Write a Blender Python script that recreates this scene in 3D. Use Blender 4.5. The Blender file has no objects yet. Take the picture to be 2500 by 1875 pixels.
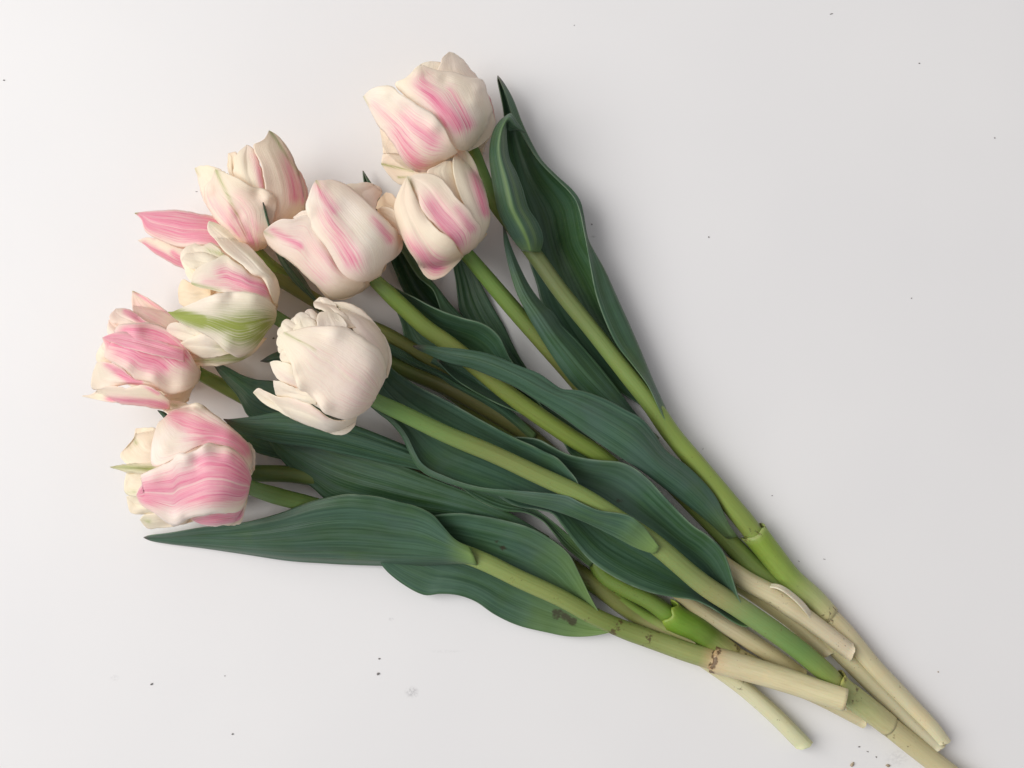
import bpy, math, random
import numpy as np
from mathutils import Vector

scene = bpy.context.scene
col = scene.collection
rng = np.random.default_rng(7)

# ------------------------------------------------------------------ camera, light, exposure
S = 0.0002            # metres per photo pixel on the table plane
H = 0.52              # lens height above the table
cam_d = bpy.data.cameras.new('camera')
cam = bpy.data.objects.new('camera', cam_d); col.objects.link(cam)
cam.location = (0, 0, H); cam.rotation_euler = (0, 0, 0)
cam_d.sensor_fit = 'HORIZONTAL'; cam_d.sensor_width = 36
cam_d.lens = 36 * H / (2500 * S)
cam_d.clip_start = 0.01; cam_d.clip_end = 50
scene.camera = cam

world = bpy.data.worlds.new('World'); scene.world = world; world.use_nodes = True
bg = world.node_tree.nodes['Background']
wt = world.node_tree
_tc = wt.nodes.new('ShaderNodeTexCoord'); _sx = wt.nodes.new('ShaderNodeSeparateXYZ'); _mr = wt.nodes.new('ShaderNodeMapRange'); _mx = wt.nodes.new('ShaderNodeMix')
_mx.data_type = 'RGBA'; wt.links.new(_tc.outputs['Generated'], _sx.inputs[0]); wt.links.new(_sx.outputs['Y'], _mr.inputs[0]); _mr.inputs[1].default_value = -1
wt.links.new(_mr.outputs[0], _mx.inputs[0]); _mx.inputs[6].default_value = (.97, .985, 1.06, 1); _mx.inputs[7].default_value = (1.05, .98, .97, 1)
wt.links.new(_mx.outputs[2], bg.inputs[0]); bg.inputs[1].default_value = 0.355     # the room around the table

def area_light(name, loc, target, sx, sy, power, color):
    d = bpy.data.lights.new(name, 'AREA'); d.shape = 'RECTANGLE'; d.size = sx; d.size_y = sy
    d.energy = power; d.color = color
    o = bpy.data.objects.new(name, d); col.objects.link(o); o.location = loc
    o.rotation_euler = (Vector(target) - Vector(loc)).to_track_quat('-Z', 'Y').to_euler()
    return o
area_light('window_light', (-1.85, 0.36, 1.95), (0.0, 0.0, 0), 2.1, 2.1, 75, (1.0, 0.985, 0.958))

scene.view_settings.view_transform = 'Standard'; scene.view_settings.look = 'None'
scene.view_settings.exposure = 0.0; scene.view_settings.gamma = 1.0
scene.render.engine = 'CYCLES'
scene.cycles.max_bounces = 14; scene.cycles.diffuse_bounces = 10; scene.cycles.transmission_bounces = 12

# ------------------------------------------------------------------ helpers
CROP = {'p': (0, 0, 1.0), 'c1': (850, 100, 500/2212), 'c2': (300, 300, 500/2212), 'c3': (620, 340, 600/2212),
        'c4': (180, 660, 520/2212), 'c5': (380, 500, 600/2212), 'c6': (580, 680, 500/2074), 'c7': (220, 930, 600/2212),
        'A': (1100, 150, 600/2212), 'B': (1100, 550, 600/2212), 'C': (850, 600, 600/2212), 'D': (850, 950, 600/2212),
        'E': (1300, 950, 600/2212), 'F': (900, 1200, 800/2212), 'G': (1650, 1300, 700/2020)}
def px(crop, pts):
    ox, oy, k = CROP[crop]
    a = np.array(pts, float); a[:, 0] = ox + a[:, 0]*k; a[:, 1] = oy + a[:, 1]*k
    return a
def world_pos(p, z):
    """photo pixel + height above the table -> point"""
    f = S*(H - z)/H
    return np.stack([(p[..., 0]-1250)*f, -(p[..., 1]-937.5)*f, z], -1)

def catmull(P, n, loops=False):
    """smooth curve through P (any dimension), n samples even in the arc length of x,y"""
    P = np.asarray(P, float)
    if len(P) == 2:
        t = np.linspace(0, 1, n)[:, None]; return P[0]*(1-t) + P[1]*t
    Q = np.vstack([2*P[0]-P[1], P, 2*P[-1]-P[-2]])
    out = []
    for i in range(1, len(Q)-2):
        p0, p1, p2, p3 = Q[i-1], Q[i], Q[i+1], Q[i+2]
        d = [max(np.linalg.norm((b-a)[:2]), 1e-6)**0.5 for a, b in ((p0, p1), (p1, p2), (p2, p3))]
        t0, t1 = 0, d[0]; t2 = t1+d[1]; t3 = t2+d[2]
        for t in np.linspace(t1, t2, 14, endpoint=False):
            A1 = (t1-t)/(t1-t0)*p0 + (t-t0)/(t1-t0)*p1
            A2 = (t2-t)/(t2-t1)*p1 + (t-t1)/(t2-t1)*p2
            A3 = (t3-t)/(t3-t2)*p2 + (t-t2)/(t3-t2)*p3
            B1 = (t2-t)/(t2-t0)*A1 + (t-t0)/(t2-t0)*A2
            B2 = (t3-t)/(t3-t1)*A2 + (t-t1)/(t3-t1)*A3
            out.append((t2-t)/(t2-t1)*B1 + (t-t1)/(t2-t1)*B2)
    out.append(P[-1]); out = np.array(out)
    s = np.concatenate([[0], np.cumsum(np.linalg.norm(np.diff(out[:, :2], axis=0), axis=1))])
    u = np.linspace(0, s[-1], n)
    return np.stack([np.interp(u, s, out[:, k]) for k in range(out.shape[1])], 1)

def across(cols, nu):
    """cols: list of (nv,3) -> (nu,nv,3) smooth interpolation between the columns"""
    K = len(cols); C = np.array(cols); out = []
    for s in np.linspace(0, K-1, nu):
        i = min(int(s), K-2); f = s-i
        p1, p2 = C[i], C[i+1]
        p0 = C[i-1] if i > 0 else 2*p1-p2
        p3 = C[i+2] if i+2 < K else 2*p2-p1
        m1, m2 = (p2-p0)*0.42, (p3-p1)*0.42
        h = (2*f**3-3*f**2+1, f**3-2*f**2+f, -2*f**3+3*f**2, f**3-f**2)
        out.append(h[0]*p1 + h[1]*m1 + h[2]*p2 + h[3]*m2)
    return np.array(out)

def link(name, me, mat, parent=None):
    o = bpy.data.objects.new(name, me); col.objects.link(o)
    if mat: me.materials.append(mat)
    if parent is not None: o.parent = parent
    return o

def grid_mesh(name, V, mat, parent, pig=None, thick=0.0006, wrap=False, caps=False):
    """V (nu,nv,3) -> smooth mesh with uv (s,t) and a pigment colour attribute"""
    nu, nv = V.shape[:2]
    me = bpy.data.meshes.new(name)
    verts = V.reshape(-1, 3)
    faces = []
    for i in range(nu if wrap else nu-1):
        j = (i+1) % nu
        for k in range(nv-1):
            faces.append((i*nv+k, j*nv+k, j*nv+k+1, i*nv+k+1))
    if caps:
        faces.append(tuple(i*nv for i in range(nu))); faces.append(tuple((nu-1-i)*nv+nv-1 for i in range(nu)))
    me.from_pydata(verts.tolist(), [], faces)
    me.polygons.foreach_set('use_smooth', [True]*len(faces))
    if caps:
        me.polygons[len(faces)-1].use_smooth = False; me.polygons[len(faces)-2].use_smooth = False
    ss, tt = np.meshgrid(np.linspace(0, 1, nu), np.linspace(0, 1, nv), indexing='ij')
    uv = np.stack([ss, tt], -1).reshape(-1, 2)
    at = me.attributes.new('st', 'FLOAT_VECTOR', 'POINT')
    seed = rng.random()*50
    at.data.foreach_set('vector', np.concatenate([uv, np.full((len(uv), 1), seed)], 1).ravel())
    if pig is not None:
        a = me.color_attributes.new('pig', 'FLOAT_COLOR', 'POINT')
        a.data.foreach_set('color', pig.reshape(-1, 4).astype(np.float32).ravel())
    me.update()
    o = link(name, me, mat, parent)
    if thick:
        m = o.modifiers.new('thickness', 'SOLIDIFY'); m.thickness = thick; m.offset = 0
    return o

def noise1(x, seed):
    """cheap smooth 1-d noise"""
    r = np.random.default_rng(seed); a = r.uniform(0, 6.28, 6); f = np.array([1.0, 1.9, 3.1, 4.7, 7.3, 11.0])
    w = np.array([1, .8, .6, .45, .3, .2])
    return sum(w[i]*np.sin(f[i]*x*6.28+a[i]) for i in range(6))/3.35

def noise_lo(x, seed):
    r = np.random.default_rng(seed); a = r.uniform(0, 6.28, 3)
    return (np.sin(6.28*x+a[0])+.6*np.sin(11.3*x+a[1])+.35*np.sin(17.9*x+a[2]))/1.6

# ------------------------------------------------------------------ materials
def nt(mat):
    mat.use_nodes = True; t = mat.node_tree; t.nodes.clear(); return t
class N:
    def __init__(s, t): s.t = t
    def __call__(s, kind, **kw):
        n = s.t.nodes.new('ShaderNode'+kind)
        for k, v in kw.items():
            if k.startswith('i_'):
                key = k[2:]; key = int(key) if key.isdigit() else key.replace('_', ' ')
                if hasattr(v, 'is_output') or isinstance(v, bpy.types.NodeSocket): s.t.links.new(v, n.inputs[key])
                else: n.inputs[key].default_value = v
            else: setattr(n, k, v)
        return n
    def math(s, op, a, b=None, c=None, clamp=False):
        n = s.t.nodes.new('ShaderNodeMath'); n.operation = op; n.use_clamp = clamp
        for i, v in enumerate((a, b, c)):
            if v is None: continue
            if isinstance(v, bpy.types.NodeSocket): s.t.links.new(v, n.inputs[i])
            else: n.inputs[i].default_value = v
        return n.outputs[0]
    def mix(s, f, a, b, blend='MIX'):
        n = s.t.nodes.new('ShaderNodeMix'); n.data_type = 'RGBA'; n.blend_type = blend
        for key, v in ((0, f), (6, a), (7, b)):
            if isinstance(v, bpy.types.NodeSocket): s.t.links.new(v, n.inputs[key])
            else: n.inputs[key].default_value = v
        return n.outputs[2]
    def ramp(s, f, a, b):
        n = s.t.nodes.new('ShaderNodeMapRange'); n.interpolation_type = 'SMOOTHSTEP'
        s.t.links.new(f, n.inputs[0]); n.inputs[1].default_value = a; n.inputs[2].default_value = b
        return n.outputs[0]
    def noise(s, vec, scale, detail=3.0, rough=0.55):
        n = s.t.nodes.new('ShaderNodeTexNoise'); s.t.links.new(vec, n.inputs['Vector'])
        n.inputs['Scale'].default_value = scale; n.inputs['Detail'].default_value = detail; n.inputs['Roughness'].default_value = rough
        return n.outputs['Fac']

def st_vec(n, sx, sy):
    a = n('Attribute', attribute_name='st')
    m = n('Mapping', i_Vector=a.outputs['Vector']); m.inputs['Scale'].default_value = (sx, sy, 1)
    return a, m.outputs[0]
def c4(r, g, b): return (r, g, b, 1)

def petal_material():
    m = bpy.data.materials.new('petal'); t = nt(m); n = N(t)
    at, fine = st_vec(n, 46, 2.6); _, coarse = st_vec(n, 13, 1.5); _, mid = st_vec(n, 60, 9)
    pig = n('Attribute', attribute_name='pig'); sep = n('SeparateColor', i_0=pig.outputs['Color'])
    pink, green, warm = sep.outputs[0], sep.outputs[1], sep.outputs[2]
    f1 = n.noise(fine, 1.0, 4, .65); f2 = n.noise(coarse, 1.0, 3); f3 = n.noise(mid, 1.0, 3)
    streak = n.math('ADD', n.math('MULTIPLY', f1, .75), n.math('MULTIPLY', f2, .25))
    g = n.ramp(f1, .30, .70)
    def feather(x):
        soft = n.math('MULTIPLY', x, n.math('ADD', .42, n.math('MULTIPLY', g, .75)))
        hard = n.ramp(n.math('ADD', x, n.math('MULTIPLY', n.math('SUBTRACT', streak, .5), 1.9)), .18, 1.0)
        hard = n.math('MULTIPLY', hard, n.ramp(x, .02, .30))
        return n.math('ADD', n.math('MULTIPLY', soft, .68), n.math('MULTIPLY', hard, .36), clamp=True)
    sx = n('SeparateXYZ', i_0=at.outputs['Vector'])
    mid = n.math('SUBTRACT', 1.0, n.ramp(n.math('ABSOLUTE', n.math('SUBTRACT', sx.outputs[0], .5)), .004, .028))
    pk = n.math('MULTIPLY', feather(pink), n.math('SUBTRACT', 1.0, n.math('MULTIPLY', mid, .45)))
    gr = feather(green)
    base = n.mix(warm, c4(.992, .968, .905), c4(.96, .76, .45))
    soft = n.noise(n('TexCoord').outputs['Object'], 38, 2)
    base = n.mix(n.math('MULTIPLY', n.ramp(soft, .38, .66), .75), base, c4(.985, .935, .755))
    base = n.mix(pig.outputs['Alpha'], base, c4(.985, .77, .71))
    base = n.mix(n.math('MULTIPLY', n.ramp(f3, .42, .72), .15), base, c4(.90, .70, .50))
    vein = n.math('MULTIPLY', n.ramp(f1, .54, .70), n.math('ADD', .08, n.math('MULTIPLY', pig.outputs['Alpha'], .75)))
    base = n.mix(vein, base, c4(.92, .55, .52))
    base = n.mix(n.math('MULTIPLY', n.ramp(f1, .48, .30), .28), base, c4(.985, .90, .70))
    deep = n.math('MULTIPLY', n.ramp(f1, .55, .72), n.ramp(pink, .2, .7))
    pinkc = n.mix(n.ramp(f2, .3, .7), c4(.93, .30, .45), c4(.94, .45, .56))
    pinkc = n.mix(n.math('MULTIPLY', deep, .8), pinkc, c4(.74, .15, .29))
    cc = n.mix(pk, base, pinkc)
    cc = n.mix(n.math('MULTIPLY', gr, .95), cc, c4(.36, .43, .065))
    bump = n('Bump', i_Strength=.42, i_Distance=.0006, i_Height=n.math('ADD', n.math('ADD', n.math('MULTIPLY', f1, .7), n.math('MULTIPLY', f3, .5)), n.math('MULTIPLY', n.noise(n('TexCoord').outputs['Object'], 260, 3), .8)))
    p = n('BsdfPrincipled', i_Base_Color=cc, i_Roughness=.52, i_Normal=bump.outputs[0])
    p.inputs['Specular IOR Level'].default_value = .28
    p.inputs['Sheen Weight'].default_value = .12
    tr = n('BsdfTranslucent', i_Color=n.mix(1.0, cc, c4(1.0, .965, .90), 'MULTIPLY'))
    mx = n('MixShader', i_0=.22, i_1=p.outputs[0], i_2=tr.outputs[0])
    o = n('OutputMaterial', i_Surface=mx.outputs[0]); return m

def leaf_material():
    m = bpy.data.materials.new('leaf'); t = nt(m); n = N(t)
    at, fine = st_vec(n, 42, 3.2); _, coarse = st_vec(n, 10, 1.4); _, vein = st_vec(n, 30, .5)
    pig = n('Attribute', attribute_name='pig'); sep = n('SeparateColor', i_0=pig.outputs['Color'])
    tone, yel, brown = sep.outputs[0], sep.outputs[1], sep.outputs[2]
    purple = pig.outputs['Alpha']
    f1 = n.noise(fine, 1.0, 4, .6); f2 = n.noise(coarse, 1.0, 3); f3 = n.noise(vein, 1.0, 2)
    tc = n('TexCoord'); blot = n.noise(tc.outputs['Object'], 55, 4, .6); spots = n.noise(tc.outputs['Object'], 260, 3, .6)
    teal = n.mix(n.ramp(f1, .3, .7), c4(.038, .098, .060), c4(.078, .164, .102))
    grn = n.mix(n.ramp(f1, .3, .7), c4(.022, .068, .015), c4(.048, .120, .030))
    k = n.math('ADD', tone, n.math('MULTIPLY', n.math('SUBTRACT', n.math('ADD', n.math('MULTIPLY', f2, .62), n.math('MULTIPLY', blot, .38)), .5), 3.6), clamp=True)
    c = n.mix(k, teal, grn)
    c = n.mix(n.math('MULTIPLY', n.ramp(f3, .48, .72), .38), c, c4(.105, .185, .115))
    c = n.mix(n.math('MULTIPLY', n.ramp(n.noise(tc.outputs['Object'], 24, 3), .5, .72), .45), c, c4(.085, .135, .120))
    c = n.mix(n.math('MULTIPLY', n.ramp(n.noise(tc.outputs['Object'], 33, 3), .56, .74), .40), c, c4(.075, .150, .035))
    yk = n.math('MULTIPLY', yel, n.math('ADD', .75, n.math('MULTIPLY', f1, .5)), clamp=True)
    c = n.mix(yk, c, c4(.21, .33, .085))
    bk = n.math('MULTIPLY', n.ramp(n.math('ADD', spots, n.math('MULTIPLY', brown, .5)), .68, .92), n.math('MULTIPLY', n.ramp(brown, .05, .5), .8))
    c = n.mix(bk, c, c4(.045, .028, .016))
    c = n.mix(purple, c, c4(.075, .042, .045))
    sx = n('SeparateXYZ', i_0=at.outputs['Vector'])
    edge = n.math('SUBTRACT', 1.0, n.ramp(n.math('MINIMUM', sx.outputs[0], n.math('SUBTRACT', 1.0, sx.outputs[0])), .002, .014))
    c = n.mix(n.math('MULTIPLY', edge, n.math('MULTIPLY', n.ramp(n.noise(tc.outputs['Object'], 90, 3), .35, .65), .42)), c, c4(.27, .36, .23))
    bump = n('Bump', i_Strength=.45, i_Distance=.0006, i_Height=n.math('ADD', n.math('ADD', n.math('MULTIPLY', f1, .6), f3), n.math('MULTIPLY', blot, .6)))
    p = n('BsdfPrincipled', i_Base_Color=c, i_Roughness=.43, i_Normal=bump.outputs[0])
    p.inputs['Specular IOR Level'].default_value = .5
    p.inputs['Sheen Weight'].default_value = .10; p.inputs['Sheen Roughness'].default_value = .4
    tr = n('BsdfTranslucent', i_Color=n.mix(.5, c, c4(.10, .22, .03)))
    mx = n('MixShader', i_0=.12, i_1=p.outputs[0], i_2=tr.outputs[0])
    n('OutputMaterial', i_Surface=mx.outputs[0]); return m

def stem_material():
    m = bpy.data.materials.new('stem'); t = nt(m); n = N(t)
    at, fine = st_vec(n, 30, 26); _, lng = st_vec(n, 16, 4)
    pig = n('Attribute', attribute_name='pig')
    f1 = n.noise(fine, 1.0, 4, .6); f2 = n.noise(lng, 1.0, 4, .6)
    tc = n('TexCoord'); sp = n.noise(tc.outputs['Object'], 420, 3, .65); bl = n.noise(tc.outputs['Object'], 70, 3)
    c = n.mix(n.math('MULTIPLY', n.ramp(f2, .35, .7), .30), pig.outputs['Color'], n.mix(1.0, pig.outputs['Color'], c4(.72, .70, .62), 'MULTIPLY'))
    c = n.mix(n.math('MULTIPLY', n.ramp(bl, .5, .8), .25), c, n.mix(1.0, c, c4(1.25, .95, .7), 'MULTIPLY'))
    k = n.ramp(n.math('ADD', sp, n.math('MULTIPLY', pig.outputs['Alpha'], .42)), .80, .96)
    k = n.math('MULTIPLY', k, n.ramp(pig.outputs['Alpha'], .02, .3))
    c = n.mix(n.math('MULTIPLY', k, .8), c, c4(.075, .038, .016))
    fib = n.noise(st_vec(n, 44, 2.5)[1], 1.0, 3, .6)
    c = n.mix(n.math('MULTIPLY', n.ramp(fib, .45, .75), .30), c, n.mix(1.0, c, c4(.78, .74, .60), 'MULTIPLY'))
    tiny = n.ramp(n.noise(tc.outputs['Object'], 650, 2, .5), .70, .78)
    c = n.mix(n.math('MULTIPLY', tiny, .55), c, c4(.16, .09, .04))
    bump = n('Bump', i_Strength=.30, i_Distance=.0005, i_Height=n.math('ADD', f1, n.math('ADD', f2, fib)))
    p = n('BsdfPrincipled', i_Base_Color=c, i_Roughness=.45, i_Normal=bump.outputs[0])
    p.inputs['Specular IOR Level'].default_value = .40
    p.inputs['Subsurface Weight'].default_value = .12; p.inputs['Subsurface Scale'].default_value = .002
    n('OutputMaterial', i_Surface=p.outputs[0]); return m

def table_material():
    m = bpy.data.materials.new('white_table'); t = nt(m); n = N(t)
    tc = n('TexCoord'); v = tc.outputs['Object']
    big = n.noise(v, 5, 3); fine = n.noise(v, 900, 2); med = n.noise(v, 60, 4)
    c = n.mix(n.ramp(big, .3, .7), c4(.788, .783, .786), c4(.816, .810, .808))
    # faint dirt smears with a shape of their own
    def smear(cx, cy, rx, ry, k):
        nonlocal c
        mp = n('Mapping', i_Vector=v); p = world_pos(np.array([cx, cy], float), 0.0)
        mp.inputs['Location'].default_value = (-p[0]/(rx*S), -p[1]/(ry*S), 0); mp.inputs['Scale'].default_value = (1/(rx*S), 1/(ry*S), 1)
        d = n('VectorMath', operation='LENGTH', i_0=mp.outputs[0])
        f = n.math('SUBTRACT', 1.0, n.ramp(d.outputs['Value'], .15, 1.0))
        f = n.math('MULTIPLY', f, n.ramp(n.noise(v, 700, 3), .35, .65))
        c = n.mix(n.math('MULTIPLY', f, k), c, c4(.33, .32, .33))
    smear(1006, 1690, 22, 18, .55); smear(280, 1655, 14, 10, .25); smear(1449, 578, 10, 4, .5); smear(1090, 1590, 60, 6, .10)
    smear(2190, 1850, 40, 30, .22); smear(955, 1512, 9, 6, .4)
    p = n('BsdfPrincipled', i_Base_Color=c, i_Roughness=.42)
    p.inputs['Specular IOR Level'].default_value = .30
    b = n('Bump', i_Strength=.03, i_Distance=.0002, i_Height=fine); t.links.new(b.outputs[0], p.inputs['Normal'])
    n('OutputMaterial', i_Surface=p.outputs[0]); return m

def crumb_material(name, colr):
    m = bpy.data.materials.new(name); t = nt(m); n = N(t)
    tc = n('TexCoord'); f = n.noise(tc.outputs['Object'], 1500, 3)
    c = n.mix(f, c4(*[x*.6 for x in colr]), c4(*[min(1, x*1.5) for x in colr]))
    p = n('BsdfPrincipled', i_Base_Color=c, i_Roughness=.85); n('OutputMaterial', i_Surface=p.outputs[0]); return m

MP, ML, MS, MT = petal_material(), leaf_material(), stem_material(), table_material()

# ------------------------------------------------------------------ setting: the table
me = bpy.data.meshes.new('table_top')
w, d, th = 0.75, 0.60, 0.025
vs = [(-w, -d, -th), (w, -d, -th), (w, d, -th), (-w, d, -th), (-w, -d, 0), (w, -d, 0), (w, d, 0), (-w, d, 0)]
me.from_pydata(vs, [], [(3, 2, 1, 0), (4, 5, 6, 7), (0, 1, 5, 4), (1, 2, 6, 5), (2, 3, 7, 6), (3, 0, 4, 7)])
table = link('table_top', me, MT); table['kind'] = 'structure'; table['label'] = 'smooth white table top'

# ------------------------------------------------------------------ builders
def capsule(P, crop, fl):
    """strength of pigment flames (crop coordinates) at pixels P"""
    out = np.zeros(P.shape[:-1])
    k = CROP[crop][2]
    for (x0, y0, x1, y1, wd, st) in fl:
        a, b = px(crop, [(x0, y0), (x1, y1)])
        ab = b-a; L2 = ab@ab
        t = np.clip(((P-a)@ab)/L2, 0, 1)
        d = np.linalg.norm(P-(a+t[..., None]*ab), axis=-1)/(wd*k)
        q = np.clip((2.05-d)/2.05, 0, 1); f = st*1.08*q**1.35*(1-.35*t)
        out = np.maximum(out, f)
    return np.clip(out, 0, 1.6)

class Flower:
    def __init__(s, tulip, crop, B, T, W, zc, hz, warm=.10, blush=.15, boost=1.0):
        s.crop = crop; s.warm = warm; s.blush = blush; s.boost = boost
        s.B, s.T = px(crop, [B, T]); s.W = W; s.zc = zc/1000; s.hz = hz/1000
        ax = s.T-s.B; s.L = np.linalg.norm(ax); s.a = ax/s.L; s.n = np.array([-s.a[1], s.a[0]])
        s.count = 0
        # the heart of the flower: closed ovoid of packed inner petals round the seed head
        nu, nv = 20, 16
        th = np.linspace(0, 2*np.pi, nu, endpoint=False)[:, None]; u = np.linspace(0.0, .86, nv)[None, :]
        r = s.r(u)*.70*np.sqrt(np.clip(1-np.clip((u-.45)/.42, 0, 1)**2, 0.003, 1))*(1+.05*np.sin(3*th+4*u))
        r[:, 0] *= .2
        v = r*np.cos(th); z = s.zc + s.hz*.85*r*np.sin(th)
        z = np.maximum(z, .0012)
        P = s.B + s.a*(u*s.L)[..., None]*np.ones_like(v)[..., None] + s.n*(v*s.W)[..., None]
        pig = np.zeros(v.shape+(4,)); pig[..., 2] = .25+warm; pig[..., 3] = .1
        s.obj = grid_mesh('flower_head', world_pos(P, z), MP, tulip, pig, thick=0, wrap=True, caps=True)
        for (v0, v1) in ((-.92, -.25), (.25, .92), (-.45, .45)):
            uu = np.linspace(.02, .86, 9)
            rr = s.r(uu)*.84; sh = np.sqrt(np.clip(1-((uu-.45)/.50)**2, 0, 1)); sh[uu < .45] = 1
            mid = (v0+v1)/2
            Lp = s.B + s.a*(uu*s.L)[:, None] + s.n*((mid+(v0-mid)*sh)*rr*s.W)[:, None]
            Rp = s.B + s.a*(uu*s.L)[:, None] + s.n*((mid+(v1-mid)*sh)*rr*s.W)[:, None]
            s.petal(Lp, Rp, 0, under=True, raw=True)
    def r(s, u):
        u = np.asarray(u, float)
        x = np.clip(u/.50, .003, 1)
        return np.sqrt(1-(1-x)**2.3)*(1-.16*np.clip((u-.45)/.55, 0, 1.4)**2)
    def dome(s, P):
        q = P-s.B; u = q@s.a/s.L; v = q@s.n/s.W
        r = s.r(u)
        return r**.8*np.sqrt(np.clip(1-(v/(1.24*r))**2, 0, 1)), u, v
    def petal(s, L, R, layer, pink=(), green=(), warm=0.0, lift=0.0, under=False, raw=False, wave=.9, dz=0.0, jit=1.3, curl=.12, blush=None, bumps=(), base=.45):
        nu, nv = (25, 48) if not under else (9, 14)
        s.count += 1; sd = s.count*17+int(s.B[0])
        Lp, Rp = (L, R) if raw else (px(s.crop, L), px(s.crop, R))
        Lc, Rc = catmull(Lp, nv), catmull(Rp, nv)
        t = np.linspace(0, 1, nv)
        ss = np.linspace(0, 1, nu)[:, None, None]
        P = Lc[None]*(1-ss)+Rc[None]*ss
        if not under:      # crinkled rims; the blade between them stays smooth
            for c_, o_, k, e in ((Lc, Rc, 1, (1-ss)**7), (Rc, Lc, 2, ss**7)):
                d = c_-o_; ln = np.linalg.norm(d, axis=1, keepdims=True)+1e-6
                dd = d/ln*((jit*1.3*noise1(t*2.0, sd+k)-jit*1.6*np.clip(noise_lo(t*3.1, sd+k+40)-.35, 0, 1)+.5*jit*noise1(t*5.0, sd+k+20))*np.sin(np.pi*np.clip(t*1.01, 0, 1))**.5)[:, None]
                P = P + dd[None]*e
        w = (2*ss-1)[..., 0]; tt = t[None, :]*np.ones_like(w)
        h, u, v = s.dome(P)
        if under:
            z = s.zc - min(s.hz*.95, s.zc-.0015)*h
        else:
            z = s.zc + s.hz*h + layer*.0019 + dz/1000
            z = z - curl/1000*np.abs(w)**6*1.6
            z = z + wave/1000*np.abs(w)**2.5*np.sin(np.pi*tt)*(noise_lo(tt*.8, sd+5)+.5*np.sign(w)*noise_lo(tt*.7, sd+9))
            ph = sd*1.7
            z = z + .55*wave/1000*(np.sin(5.2*tt+1.6*w+ph)+.5*np.sin(9.5*tt-2.1*w+2*ph))*np.sin(np.pi*np.clip(tt*1.15, 0, 1))
            z = z - .0003*np.exp(-(w/.09)**2)*np.sin(np.pi*tt)
            z = z + .00022*np.sin(w*6+sd)*np.sin(np.pi*tt)
            for (bx, by, br, bh) in bumps:
                c0 = px(s.crop, [(bx, by)])[0]
                z = z + bh/1000*np.exp(-((P-c0)**2).sum(-1)/(br*CROP[s.crop][2])**2)
            z = z + lift/1000*np.clip((tt-.35)/.65, 0, 1)**2
        z = np.maximum(z, .0012)
        pig = np.zeros(P.shape[:2]+(4,)); pig[..., 3] = 1
        pig[..., 0] = np.clip(capsule(P, s.crop, pink)*s.boost*1.05, 0, 1)*(1-.75*np.abs(w)**7)
        pig[..., 3] = np.clip((s.blush if blush is None else blush)*(.7+.5*np.sin(3.1*tt+1.3*w+sd)), 0, 1)
        pig[..., 1] = capsule(P, s.crop, green)
        # a tulip's own colour: yellower towards the base
        pig[..., 2] = np.clip(s.warm+warm+base*np.clip(1-tt/.38, 0, 1)**1.5, 0, 1)
        return grid_mesh('petal', world_pos(P, z), MP, s.obj, pig, thick=.0004)

def leaf(tulip, cols, tone=.3, nu=25, nv=64, yellow=.55, ylen=.16, wave=.6, tipk=.035, brown=(), name='leaf', thick=.0005, veins=()):
    """cols: edge to edge, each a list of (x, y, z mm) in photo pixels from the base to the tip"""
    C = [catmull(np.array(c, float), nv) for c in cols]
    G = across(C, nu)
    sd = int(C[0][0][0]+C[0][5][1]*3)
    tt = np.linspace(0, 1, nv)[None, :]; w = (2*np.linspace(0, 1, nu)-1)[:, None]
    z = G[..., 2]/1000
    z = z + wave/1000*np.abs(w)**2*np.sin(np.pi*tt)*(noise1(tt*1.2, sd)+.6*np.sign(w)*noise1(tt*.9, sd+3))
    z = z + .00025*np.sin(w*14+1.7*sd)*np.sin(np.pi*tt)
    z = np.maximum(z, .0010)
    P = G[..., :2]
    pig = np.zeros(P.shape[:2]+(4,))
    pig[..., 0] = np.clip(tone+.0*w, 0, 1)
    pig[..., 1] = yellow*np.clip(1-tt/ylen, 0, 1)**1.3
    for (s0, wd, k) in veins:
        pig[..., 1] = np.maximum(pig[..., 1], k*np.exp(-((w-s0)/wd)**2)*np.clip(1.05-tt*.9, 0, 1))
    for (x, y, r) in brown:
        pig[..., 2] = np.maximum(pig[..., 2], np.clip(1.2-np.hypot(P[..., 0]-x, P[..., 1]-y)/r, 0, 1))
    pig[..., 3] = np.clip((tt-(1-tipk))/tipk, 0, 1)**.7*np.ones_like(w)*.9
    return grid_mesh(name, world_pos(P, z), ML, tulip, pig, thick=thick)

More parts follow.
